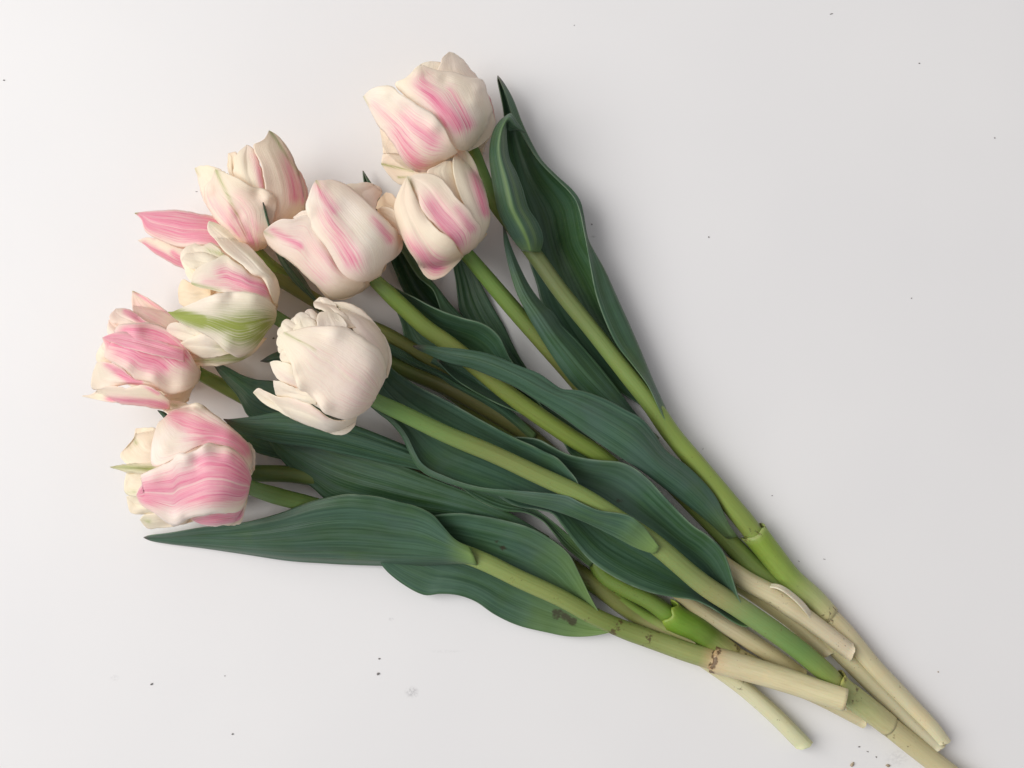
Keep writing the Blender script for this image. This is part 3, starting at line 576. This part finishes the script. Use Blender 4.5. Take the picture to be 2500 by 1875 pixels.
f.petal([(1070, 1060), (1010, 1130), (940, 1230), (860, 1320), (740, 1370), (640, 1320), (560, 1250), (470, 1180), (330, 1110), (230, 1060), (160, 1010), (115, 965)], [(1085, 1000), (1080, 930), (1020, 860), (930, 810), (810, 780), (680, 785), (560, 800), (430, 840), (320, 890), (220, 930), (150, 965), (115, 965)], 4.2, green=[(970, 1080, 620, 1050, 120, 1.15), (950, 1190, 700, 1190, 95, 1.2), (800, 1110, 300, 1040, 62, 1.5), (420, 1050, 110, 962, 46, 2.2)], wave=1.3, base=.2, bumps=[(690, 800, 40, -1.5), (560, 850, 70, 1.6), (880, 830, 80, 1.2), (640, 1280, 70, 1.8)])
stem(t6, [(655, 765, 34), (676, 776, 32), (705, 796, 28), (790, 835, 18), (870, 860, 13), (972, 896, 12), (1040, 923, 12), (1108, 953, 12), (1175, 990, 11), (1300, 1070, 9), (1450, 1220, 6), (1600, 1390, 6), (1719, 1494, 6), (1806, 1549, 6), (1875, 1594, 6), (1956, 1652, 6)], [(0, 16), (.1, 20), (.85, 22), (1, 21)], [(0, SEA), (.1, FRESH), (.3, (.13, .13, .04)), (.6, OLIVE), (.8, (.45, .40, .22)), (.86, (.56, .5, .32)), (1, (.62, .54, .28))],
     spots=[(1715, 1490, 26, .5)])
a = [(1300, 1080), (1200, 1000), (1108, 948), (1080, 925), (1040, 906), (999, 889), (956, 865), (900, 830), (870, 800)]
b = [(1310, 1060), (1220, 980), (1121, 930), (1067, 902), (1026, 883), (986, 857), (945, 835), (905, 810), (870, 800)]
leaf(t6, [zcol(a, [12, 15, 17, 16]), zcol(mids(a, b), [14, 17, 19, 17]), zcol(b, [13, 15, 17, 16])], tone=.3, wave=.5)
a = [(850, 915), (760, 890), (681, 884), (651, 885), (636, 882)]; b = [(850, 880), (760, 850), (690, 856), (659, 867), (636, 882)]
leaf(t6, [zcol(a, [8, 12, 16, 16]), zcol(mids(a, b), [10, 14, 18, 16]), zcol(b, [8, 12, 16, 16])], tone=.3, wave=.3, tipk=.12)

# ================================================================== TULIP 7
t7 = tulip('ruffled pink and peach tulip with a flared lower petal, below the green-flamed flower', (0, 0))
f = Flower(t7, 'c4', (1320, 1090), (330, 800), 100, 24, 22, .24, .40, 1.7)
f.petal([(700, 900), (400, 690), (350, 640), (365, 520)], [(700, 600), (500, 520), (430, 480), (365, 520)], -1, warm=-.05, wave=1.8)
f.petal([(700, 1000), (420, 960), (260, 960), (235, 880), (300, 760)], [(700, 800), (500, 700), (380, 680), (300, 760)], -1, wave=1.8)
f.petal([(1000, 700), (800, 560), (640, 480), (610, 400), (605, 300), (610, 215)], [(1150, 650), (1080, 520), (970, 430), (850, 340), (760, 280), (680, 240), (610, 215)], 0, warm=.12, pink=[(1000, 450, 640, 225, 22, .7), (850, 500, 650, 350, 90, .25)], green=[(612, 218, 680, 245, 10, .6)], dz=-3)
f.petal([(800, 650), (500, 580), (400, 540), (370, 480), (440, 400)], [(820, 560), (720, 510), (640, 440), (540, 400), (440, 400)], .6, pink=[(720, 520, 540, 430, 32, .95)], wave=1.8)
f.petal([(1280, 1150), (1220, 1260), (1180, 1365), (1050, 1368), (970, 1340)], [(1200, 1150), (1050, 1250), (970, 1290), (935, 1295), (970, 1340)], -1, warm=.6, dz=-8)
f.petal([(900, 1250), (600, 1180), (400, 1210), (200, 1230), (190, 1100), (240, 960)], [(900, 1150), (640, 1130), (580, 1080), (480, 1000), (330, 950), (240, 960)], 1, pink=[(660, 1170, 370, 960, 48, 1.1)], wave=1.6)
f.petal([(1300, 1150), (1220, 1220), (1080, 1275), (950, 1285), (880, 1230), (800, 1170), (640, 1130), (580, 1060), (450, 980), (320, 900), (330, 800), (300, 700)], [(1320, 1050), (1280, 1000), (1200, 850), (1100, 700), (980, 610), (830, 555), (650, 550), (500, 560), (440, 590), (460, 640), (380, 670), (300, 700)], 2.2, pink=[(1120, 800, 600, 640, 110, 1.3), (1000, 880, 400, 730, 90, 1.0), (900, 980, 480, 850, 100, .75), (1150, 960, 800, 1000, 80, .4)], green=[(300, 702, 330, 710, 10, .5)], wave=2.2, bumps=[(650, 610, 80, 2.2), (1000, 1190, 90, -1.6), (560, 1010, 70, 1.8), (820, 1120, 70, 1.6), (500, 720, 70, -1.6)])
f.petal([(1150, 950), (850, 880), (560, 810), (400, 745), (300, 700)], [(1150, 820), (850, 720), (600, 650), (470, 640), (370, 668), (300, 700)], 3.1, pink=[(1100, 860, 380, 715, 85, 1.25)], wave=1.6, blush=.3)
f.petal([(1000, 1440), (920, 1442), (700, 1410), (500, 1385), (300, 1355), (180, 1330), (90, 1305)], [(1000, 1350), (960, 1320), (850, 1230), (700, 1190), (560, 1220), (420, 1200), (280, 1220), (180, 1290), (90, 1305)], 2.8, pink=[(920, 1425, 380, 1362, 52, 1.2), (880, 1260, 660, 1145, 26, .9)], warm=.12, wave=1.4, lift=-4)
stem(t7, [(480, 908, 24), (493, 916, 22), (533, 937, 18), (575, 959, 15), (700, 1020, 9), (900, 1110, 6), (1150, 1240, 5.5), (1400, 1390, 5), (1550, 1500, 5), (1660, 1570, 5), (1770, 1645, 5.5), (1806, 1672, 5.5), (1893, 1748, 5.5), (1963, 1819, 5.5)], [(0, 16), (.1, 20), (.7, 22), (1, 21)], [(0, GREEN), (.08, (.14, .19, .05)), (.3, OLIVE), (.7, OLIVE), (.78, PALE), (.9, (.72, .70, .46)), (1, (.66, .68, .44))],
     spots=[(1806, 1672, 20, .75), (1858, 1700, 22, .55), (1955, 1815, 18, .35)], cut=8)
a = [(830, 1120), (690, 1060), (606, 1015), (594, 994), (580, 966), (556, 937), (533, 909), (522, 890), (518, 883)]
b = [(830, 1040), (740, 960), (667, 931), (627, 927), (591, 916), (556, 897), (535, 888), (518, 883)]
leaf(t7, [zcol(a, [8, 12, 18, 28, 32]), zcol(mids(a, b), [8, 13, 18, 26, 31]), zcol(b, [10, 18, 24, 30, 32])], tone=.3, wave=.6, tipk=.08)

# ================================================================== TULIP 8: the white one on top of the bunch
t8 = tulip('full white tulip with frilled rim, lying on top of the green leaves', (0, 0))
f = Flower(t8, 'c6', (1400, 1200), (560, 700), 122, 47, 25, .08, .14, 1.2)
for i, (tx, ty) in enumerate([(705, 318), (600, 362), (545, 415), (455, 440), (412, 520), (402, 610), (410, 700), (430, 790)]):
    q = np.array([tx, ty], float); bpt = np.array([980., 800.]); ax_ = (q-bpt)/np.linalg.norm(q-bpt); nn = np.array([-ax_[1], ax_[0]]); wd = 66+12*(i % 3)
    f.petal([tuple(bpt), tuple(q-ax_*220+nn*wd*.9), tuple(q-ax_*70+nn*wd), tuple(q-ax_*14+nn*wd*.6), tuple(q)], [tuple(bpt-nn*30), tuple(q-ax_*220-nn*wd*.9), tuple(q-ax_*70-nn*wd), tuple(q-ax_*14-nn*wd*.6), tuple(q)], .2+.5*(i % 2), wave=2.0, base=.1, jit=2.0)
f.petal([(900, 800), (640, 640), (560, 560), (580, 480), (640, 420)], [(1000, 700), (840, 480), (780, 420), (700, 400), (640, 420)], 1.4, wave=2, base=.1)
f.petal([(1000, 800), (820, 520), (800, 420), (830, 350), (920, 335)], [(1150, 700), (1120, 520), (1090, 430), (1020, 360), (920, 335)], 1.7, wave=1.6, base=.1)
f.petal([(1100, 500), (880, 330), (780, 290), (770, 250), (830, 190)], [(1200, 500), (1120, 400), (1050, 330), (980, 250), (900, 200), (830, 190)], 1.5, wave=1.5, jit=2)
f.petal([(1450, 1050), (1400, 750), (1200, 560), (1120, 440), (1050, 330), (970, 240)], [(1520, 1000), (1560, 850), (1540, 700), (1480, 570), (1400, 460), (1300, 350), (1180, 270), (1080, 242), (970, 240)], 1.4, warm=.06, pink=[(1400, 700, 1250, 500, 100, .14)])
f.petal([(800, 1200), (600, 1130), (450, 1060), (370, 960), (330, 850)], [(800, 1000), (600, 900), (520, 860), (440, 835), (380, 830), (330, 850)], 1.2, pink=[(600, 1120, 430, 950, 50, .18)], wave=1.6)
f.petal([(800, 1280), (560, 1220), (400, 1185), (370, 1100), (365, 1035)], [(800, 1150), (600, 1110), (480, 1060), (420, 1040), (365, 1035)], 1.8, wave=1.4)
f.petal([(1210, 1390), (1190, 1480), (1110, 1570), (1010, 1585), (900, 1550), (700, 1480), (450, 1370), (250, 1250), (160, 1155)], [(1200, 1380), (1060, 1440), (930, 1410), (830, 1340), (700, 1250), (560, 1210), (400, 1195), (300, 1150), (210, 1110), (160, 1155)], 2.4, warm=.03, wave=1.2, pink=[(900, 1400, 560, 1230, 40, .25)], green=[(162, 1156, 200, 1185, 10, .4)])
f.petal([(1400, 1210), (1340, 1300), (1250, 1370), (1100, 1430), (960, 1390), (850, 1340), (800, 1260), (700, 1160), (630, 1130), (580, 1000), (540, 870), (500, 790), (470, 700), (450, 620), (470, 545)], [(1400, 1190), (1480, 1050), (1510, 960), (1500, 850), (1440, 720), (1340, 640), (1200, 560), (1100, 495), (980, 480), (850, 475), (700, 495), (560, 530), (470, 545)], 3.4, pink=[(1250, 1080, 780, 760, 210, .20)], green=[(475, 550, 800, 730, 12, .6)], wave=2.6, jit=2.2, base=.3, blush=.20, warm=.12, bumps=[(610, 1090, 75, 2.2), (870, 1310, 85, 2.8), (740, 1190, 60, -1.6), (980, 540, 110, 2.2), (560, 900, 80, 1.6), (1380, 900, 110, 1.2)])
stem(t8, [(885, 958, 47), (912, 975, 45), (985, 1010, 41), (1094, 1062, 37), (1202, 1107, 34), (1311, 1158, 32), (1420, 1210, 30), (1517, 1272, 28), (1598, 1327, 26), (1719, 1428, 23), (1806, 1484, 21), (1893, 1543, 20), (1962, 1595, 18), (2024, 1650, 16), (2040, 1669, 15), (2052, 1682, 15), (2066, 1692, 14), (2135, 1744, 12), (2204, 1799, 9), (2274, 1854, 7), (2400, 1952, 6)],
     [(0, 17), (.05, 20), (.35, 22), (.55, 25), (.72, 25), (.8, 26), (1, 26)], [(0, SEA), (.05, (.17, .31, .08)), (.2, (.22, .27, .08)), (.35, (.23, .32, .09)), (.5, (.24, .31, .10)), (.55, (.33, .34, .14)), (.6, (.22, .33, .11)), (.68, (.17, .30, .08)), (.73, (.24, .32, .08)), (.745, (.36, .40, .13)), (.78, (.48, .50, .24)), (.84, PALE), (1, CREAM)],
     spots=[(2036, 1662, 24, .75), (2075, 1690, 34, .75), (1660, 1375, 50, .3), (2110, 1725, 40, .35), (2170, 1785, 30, .6), (2215, 1810, 30, .5)], n=130)
sheath(t8, [(2034, 1662, 15.5), (2052, 1682, 15), (2085, 1706, 13.5), (2135, 1744, 12), (2170, 1772, 10.5)], 29, 25, [(0, (.42, .44, .12)), (.12, (.38, .42, .16)), (.5, (.46, .48, .22)), (1, PALE)], spots=[(2036, 1664, 16, .8), (2075, 1692, 30, .7)], rag=8)
up = [(1835, 1522), (1830, 1508), (1806, 1466), (1789, 1414), (1778, 1376), (1761, 1340), (1726, 1306), (1693, 1284), (1625, 1216), (1585, 1172), (1544, 1140), (1512, 1128), (1463, 1124), (1422, 1118), (1381, 1107), (1341, 1086), (1316, 1073), (1268, 1067), (1210, 1070)]
lo = [(1841, 1529), (1816, 1530), (1789, 1518), (1737, 1484), (1695, 1465), (1650, 1458), (1587, 1446), (1515, 1417), (1443, 1370), (1399, 1319), (1370, 1280), (1348, 1254), (1316, 1245), (1262, 1236), (1226, 1218), (1180, 1170), (1200, 1090)]
cen = [(1838, 1526), (1810, 1500), (1760, 1462), (1690, 1400), (1600, 1340), (1500, 1280), (1420, 1220), (1340, 1180), (1260, 1130), (1205, 1080)]
leaf(t8, [zcol(up, [22, 27, 28, 28, 27, 25, 20]), zcol(cen, [17, 13, 10, 9, 9, 11, 15]), zcol(lo, [20, 22, 22, 21, 20, 18, 16])], tone=.3, nv=90, wave=1.2, ylen=.10, brown=[(1510, 1225, 12)])
up = [(1612, 1330), (1570, 1292), (1530, 1262), (1470, 1222), (1417, 1192), (1408, 1172), (1389, 1148), (1360, 1118), (1327, 1102), (1300, 1088), (1257, 1069), (1175, 1026), (1094, 980), (1034, 950), (1013, 939), (972, 912), (940, 885), (890, 860)]
sil = [(1598, 1352), (1556, 1338), (1510, 1314), (1432, 1276), (1365, 1250), (1284, 1228), (1203, 1204), (1150, 1192), (1110, 1180), (1075, 1168), (1040, 1152), (1019, 1132), (1002, 1102), (981, 1061), (953, 1029), (918, 1001), (870, 950), (875, 880)]
fd = [(1610, 1336), (1585, 1302), (1570, 1283), (1558, 1273), (1544, 1262), (1517, 1254), (1463, 1246), (1417, 1227), (1389, 1212), (1354, 1206), (1300, 1201), (1240, 1196), (1175, 1190), (1121, 1176), (1083, 1161), (1050, 1146), (1028, 1128), (1011, 1098), (990, 1058), (962, 1026), (927, 998), (876, 948), (882, 878)]
cen = [(1606, 1342), (1540, 1294), (1440, 1240), (1330, 1180), (1210, 1120), (1110, 1075), (1020, 1020), (950, 960), (885, 870)]
leaf(t8, [zcol(up, [29, 30, 31, 31, 30, 28, 25, 22]), zcol(cen, [32, 27, 22, 19, 18, 18, 19, 21]), zcol(sil, [30, 30, 28, 26, 25, 25, 24, 21]), zcol(fd, [33, 38, 36, 32, 28, 27, 26, 21])], tone=.25, nu=33, nv=90, wave=.6, ylen=.13, yellow=.95)

# ================================================================== TULIP 9: the lowest in front
t9 = tulip('bright pink and white tulip whose long pointed leaf lies outermost in the bunch', (0, 0))
f = Flower(t9, 'c7', (1450, 900), (560, 760), 128, 32, 26, .05, .28, 1.6)
f.petal([(900, 350), (700, 300), (650, 250), (670, 200), (740, 180)], [(1000, 300), (900, 220), (840, 190), (740, 180)], 0, green=[(780, 222, 670, 205, 16, .6)])
f.petal([(1450, 850), (1420, 650), (1380, 540)], [(1480, 800), (1485, 650), (1450, 570), (1380, 540)], .5, warm=.3, dz=-3)
f.petal([(1420, 1050), (1390, 1180), (1360, 1275), (1260, 1300), (1180, 1290)], [(1400, 1000), (1340, 1100), (1250, 1200), (1180, 1290)], -.5, warm=.35, dz=-6)
f.petal([(1400, 1100), (1360, 1240), (1200, 1295), (1030, 1300), (900, 1240)], [(1400, 1060), (1340, 1160), (1150, 1180), (1000, 1210), (900, 1240)], 1, pink=[(1300, 1220, 980, 1260, 70, .9)], dz=-2)
f.petal([(1440, 800), (1340, 660), (1200, 580), (1000, 580), (800, 680), (570, 770), (550, 620), (580, 480), (620, 370), (680, 350)], [(1470, 750), (1440, 600), (1380, 520), (1250, 400), (1100, 290), (1010, 215), (960, 195), (880, 215), (800, 240), (720, 280), (680, 350)], 2, pink=[(1370, 590, 780, 320, 90, .95), (1360, 600, 1050, 480, 55, 1.3), (1200, 620, 900, 480, 70, .6)], wave=1.8, bumps=[(650, 600, 90, 1.8), (960, 250, 50, 1.8), (850, 420, 90, -1.4), (1250, 480, 80, 1.2)])
f.petal([(1420, 1030), (1340, 1170), (1150, 1190), (900, 1240), (760, 1310), (715, 1285), (560, 1180), (450, 1100), (420, 1030)], [(1450, 880), (1420, 760), (1340, 660), (1240, 590), (1150, 570), (1060, 560), (950, 620), (880, 640), (780, 660), (740, 720), (600, 780), (500, 820), (450, 850), (480, 900), (440, 970), (420, 1030)], 3.4, pink=[(1320, 880, 520, 1010, 120, 1.2), (1350, 720, 980, 720, 75, .9), (1350, 980, 760, 1070, 90, .8)], wave=2.2, jit=2.6, bumps=[(1020, 610, 65, 2.6), (870, 680, 65, 1.8), (790, 1240, 55, 2.8), (560, 860, 70, 1.6), (940, 760, 90, -1.5), (1250, 650, 60, 1.4)])
stem(t9, [(590, 1178, 31), (613, 1190, 29), (681, 1212, 22), (735, 1226, 17), (776, 1238, 14), (900, 1280, 11), (1020, 1310, 11), (1124, 1348, 13), (1189, 1374, 14), (1262, 1410, 14), (1370, 1460, 13), (1443, 1500, 12), (1515, 1533, 11), (1605, 1565, 11), (1678, 1591, 12), (1735, 1608, 12), (1750, 1613, 13), (1823, 1633, 15), (1927, 1664, 19), (1996, 1688, 22), (2062, 1709, 25)],
     [(0, 17), (.05, 21), (.35, 22), (.6, 21), (.73, 24), (.8, 25), (1, 24)], [(0, SEA), (.06, (.13, .22, .05)), (.14, (.12, .2, .05)), (.3, GREEN), (.37, (.25, .33, .10)), (.5, (.27, .33, .10)), (.62, (.19, .25, .06)), (.76, (.34, .38, .14)), (.785, (.6, .45, .25)), (.8, CREAM), (1, (.78, .73, .50))],
     spots=[(1200, 1392, 24, .35), (1260, 1418, 40, .5), (1360, 1465, 30, .6), (1440, 1505, 30, .6), (1500, 1535, 24, .95), (1580, 1567, 40, .75), (1650, 1585, 26, .45), (1744, 1612, 18, 1.0), (1780, 1620, 30, .35)], n=130, cut=-9)
sheath(t9, [(1738, 1609, 12.5), (1765, 1617, 13.5), (1823, 1633, 15), (1927, 1664, 19), (1996, 1688, 22), (2064, 1710, 25)], 30, 25.5, [(0, (.55, .38, .2)), (.05, (.62, .5, .3)), (.12, CREAM), (1, (.68, .62, .38))], spots=[(1742, 1610, 16, 1.0), (1775, 1620, 30, .3)], rag=7, n=40)
u_ = [(1150, 1338), (1110, 1316), (1085, 1288), (1056, 1256), (1013, 1235), (967, 1224), (926, 1213), (885, 1208), (850, 1206), (820, 1210), (762, 1223), (681, 1253), (586, 1277), (491, 1288), (410, 1302), (362, 1308), (351, 1312)]
l_ = [(1165, 1382), (1130, 1376), (1094, 1377), (1030, 1380), (958, 1381), (850, 1378), (780, 1374), (708, 1369), (600, 1353), (491, 1337), (410, 1327), (366, 1319), (351, 1312)]
leaf(t9, [zcol(u_, [19, 21, 25, 27, 25, 19, 11, 4]), zcol(mids(u_, l_, .45), [21, 20, 20, 21, 19, 14, 8, 4]), zcol(mids(u_, l_, .86), [19, 15, 12, 11, 10, 8, 5, 4]), zcol(l_, [15, 9, 5, 3, 2.5, 2.5, 2.5, 3.5])], tone=.25, nu=33, nv=90, wave=.5, ylen=.10, yellow=.95, tipk=.02)
u_ = [(1497, 1535), (1471, 1507), (1443, 1460), (1414, 1399), (1388, 1352), (1352, 1321), (1298, 1290), (1226, 1269), (1153, 1256), (1117, 1253), (1063, 1258), (1000, 1280), (940, 1320)]
l_ = [(1497, 1543), (1443, 1553), (1388, 1554), (1334, 1544), (1262, 1526), (1207, 1500), (1160, 1468), (1117, 1453), (1074, 1450), (1037, 1453), (983, 1426), (933, 1381), (920, 1345)]
cen = [(1495, 1540), (1450, 1520), (1370, 1475), (1262, 1420), (1170, 1380), (1080, 1350), (1000, 1335), (930, 1332)]
leaf(t9, [zcol(u_, [10, 16, 18, 18, 17, 16, 14]), zcol(cen, [7, 4, 4, 4, 5, 6, 10]), zcol(l_, [7, 5, 4, 6, 7, 7, 8])], tone=.30, nv=80, wave=1.1, yellow=.95, ylen=.45, brown=[(1385, 1508, 17), (1226, 1339, 13), (1212, 1325, 9), (1400, 1517, 16), (1360, 1500, 18)])

# ================================================================== TULIP 10
t10 = tulip('cream yellow tulip with green petal tips, mostly hidden behind the bright pink and white flower', (0, 0))
f = Flower(t10, 'c7', (1000, 930), (360, 870), 100, 19, 17, .38, .02, 1.0)
f.petal([(800, 800), (560, 760), (350, 760), (270, 670), (330, 590), (390, 520), (410, 430)], [(800, 600), (600, 500), (590, 430), (500, 420), (410, 430)], 1, green=[(415, 560, 400, 530, 22, .7), (370, 600, 340, 590, 16, .4)], wave=2.2)
f.petal([(800, 1250), (500, 1200), (370, 1190), (340, 1100), (330, 1040)], [(800, 1050), (500, 1040), (400, 1030), (330, 1040)], .5, wave=2)
f.petal([(1000, 1250), (740, 1312), (620, 1322), (520, 1327), (450, 1250)], [(1000, 1150), (700, 1170), (560, 1190), (480, 1210), (450, 1250)], .5, green=[(530, 1265, 490, 1250, 26, .6)], wave=2)
f.petal([(800, 1100), (450, 1050), (320, 1010), (310, 920), (330, 830)], [(800, 900), (600, 820), (450, 820), (330, 830)], 1.2, green=[(400, 1000, 330, 1005, 28, .5)], wave=2)
f.petal([(700, 900), (500, 838), (330, 820), (180, 775)], [(700, 720), (520, 738), (330, 750), (180, 775)], 2.2, green=[(560, 790, 190, 775, 34, .95)], warm=.1)
stem(t10, [(480, 1165, 19), (560, 1158, 17), (621, 1156, 15), (735, 1161, 10), (900, 1200, 6), (1100, 1275, 5), (1400, 1400, 5), (1560, 1500, 5), (1690, 1572, 5)], [(0, 17), (.1, 20), (1, 21)], [(0, SEA), (.1, (.10, .16, .04)), (.5, OLIVE), (.9, GREEN), (1, PALE)])
up = [(1280, 1215), (1150, 1165), (1040, 1110), (960, 1075), (870, 1040), (780, 1015), (690, 1006), (613, 1017), (560, 1023), (546, 1023)]
lo = [(1280, 1232), (1150, 1195), (1034, 1150), (931, 1128), (850, 1111), (762, 1093), (681, 1082), (627, 1068), (573, 1048), (546, 1023)]
leaf(t10, [zcol(up, [15, 19, 24, 32, 32]), zcol(mids(up, lo), [17, 20, 24, 30, 32]), zcol(lo, [15, 17, 20, 25, 31])], tone=.3, wave=.6, ylen=.05)
up = [(1340, 1310), (1250, 1255), (1150, 1205), (1050, 1165), (931, 1115), (800, 1080), (700, 1060), (640, 1050)]
lo = [(1340, 1335), (1186, 1280), (1090, 1265), (970, 1255), (880, 1243), (800, 1222), (762, 1190), (722, 1160), (681, 1114), (654, 1076), (640, 1050)]
leaf(t10, [zcol(up, [10, 13, 14, 15, 16]), zcol(mids(up, lo), [11, 13, 14, 14, 16]), zcol(lo, [9, 10, 11, 12, 15])], tone=.45, wave=.6, ylen=.05)
up = [(860, 1160), (740, 1085), (640, 1045), (585, 1030), (550, 1035)]; lo = [(860, 1180), (760, 1140), (690, 1122), (621, 1102), (580, 1075), (550, 1035)]
leaf(t10, [zcol(up, [5, 9, 13, 15]), zcol(mids(up, lo), [5, 8, 12, 15]), zcol(lo, [4, 6, 10, 14])], tone=.4, wave=.4)
up = [(1450, 1370), (1380, 1300), (1300, 1240), (1200, 1200), (1110, 1178)]; lo = [(1440, 1385), (1379, 1335), (1352, 1302), (1325, 1272), (1284, 1252), (1230, 1247), (1175, 1225), (1110, 1178)]
leaf(t10, [zcol(up, [10, 13, 15, 17]), zcol(mids(up, lo), [10, 12, 14, 17]), zcol(lo, [11, 15, 16, 17])], tone=.55, wave=.4, yellow=.3, ylen=.5)
up = [(520, 1120), (450, 1060), (403, 1008), (385, 1002)]; lo = [(500, 1140), (430, 1060), (402, 1022), (385, 1002)]
leaf(t10, [zcol(up, [8, 11, 13]), zcol(mids(up, lo), [9, 12, 13]), zcol(lo, [8, 11, 13])], tone=.35, wave=.2)

# ================================================================== crumbs on the table
dark = crumb_material('soil', (.20, .185, .18)); tan = crumb_material('dry_husk', (.42, .34, .24))
def crumb(x, y, a, b, ang, mat, name, label, cat, group):
    sd = np.random.default_rng(int(x*7+y)); nu, nv = 8, 6
    th = np.linspace(0, 2*np.pi, nu, endpoint=False)[:, None]; ph = np.linspace(.02, np.pi-.02, nv)[None, :]
    r = 1+.35*sd.standard_normal((nu, nv))*.6
    X = a*r*np.cos(th)*np.sin(ph); Y = b*r*np.sin(th)*np.sin(ph); Z = min(a, b)*.7*np.cos(ph)*np.ones_like(th)
    ca, sa = math.cos(ang), math.sin(ang)
    c0 = world_pos(np.array([x, y], float), 0.0)
    V = np.stack([(X*ca-Y*sa)*S, (X*sa+Y*ca)*S, (Z-Z.min())*S+.00002], -1)
    o = grid_mesh(name, V, mat, None, None, thick=0, wrap=True, caps=True); o.location = (c0[0], c0[1], 0)
    o['label'] = label; o['category'] = cat; o['group'] = group
for (x, y, a, b, g) in [(2030, 34, 7, 1.6, .25), (1730, 579, 2.4, 3.6, 0), (2225, 728, 3, 1.8, .6), (370, 1670, 5.5, 3.6, .3), (926, 1608, 3.8, 3, .2), (923, 1645, 5.5, 4, .5),
                        (1445, 548, 2.2, 2.6, 0), (10, 196, 3, 2.2, 0), (2428, 337, 2, 3, 0), (568, 1792, 3.2, 3.6, 0), (480, 468, 5, 1, .1), (2097, 1823, 4, 2.4, .3), (2118, 1835, 4, 2, -.3), (2139, 1848, 3.5, 2.4, -.9),
                        (1716, 1096, 3, 1.2, .5), (1950, 1370, 4, 1.2, -.4), (2244, 155, 3, 2.2, 0), (2012, 1365, 5, 1.2, -.3), (2140, 1655, 3, 2, 0), (2262, 1828, 4, 2, -.4), (1212, 676, 3, 1, .2), (668, 826, 4, 3, .4), (1402, 62, 2, 1.4, 0), (549, 1650, 2.2, 2, 0), (1885, 1210, 2.5, 1.4, .3)]:
    crumb(x, y, a*.68, b*.62, g, dark, 'soil_crumb', 'tiny dark speck of soil lying on the white table top', 'soil crumb', 'specks of soil scattered on the table')
for (x, y, a, b, g) in [(2080, 1866, 6, 3.5, .8), (2166, 1868, 5, 3.5, -.4), (2290, 1700-60, 2, 1.6, 0)]:
    crumb(x, y, a, b, g, tan, 'husk_flake', 'small tan flake of dry husk beside the cut stems', 'husk flake', 'flakes of dry husk by the stems')
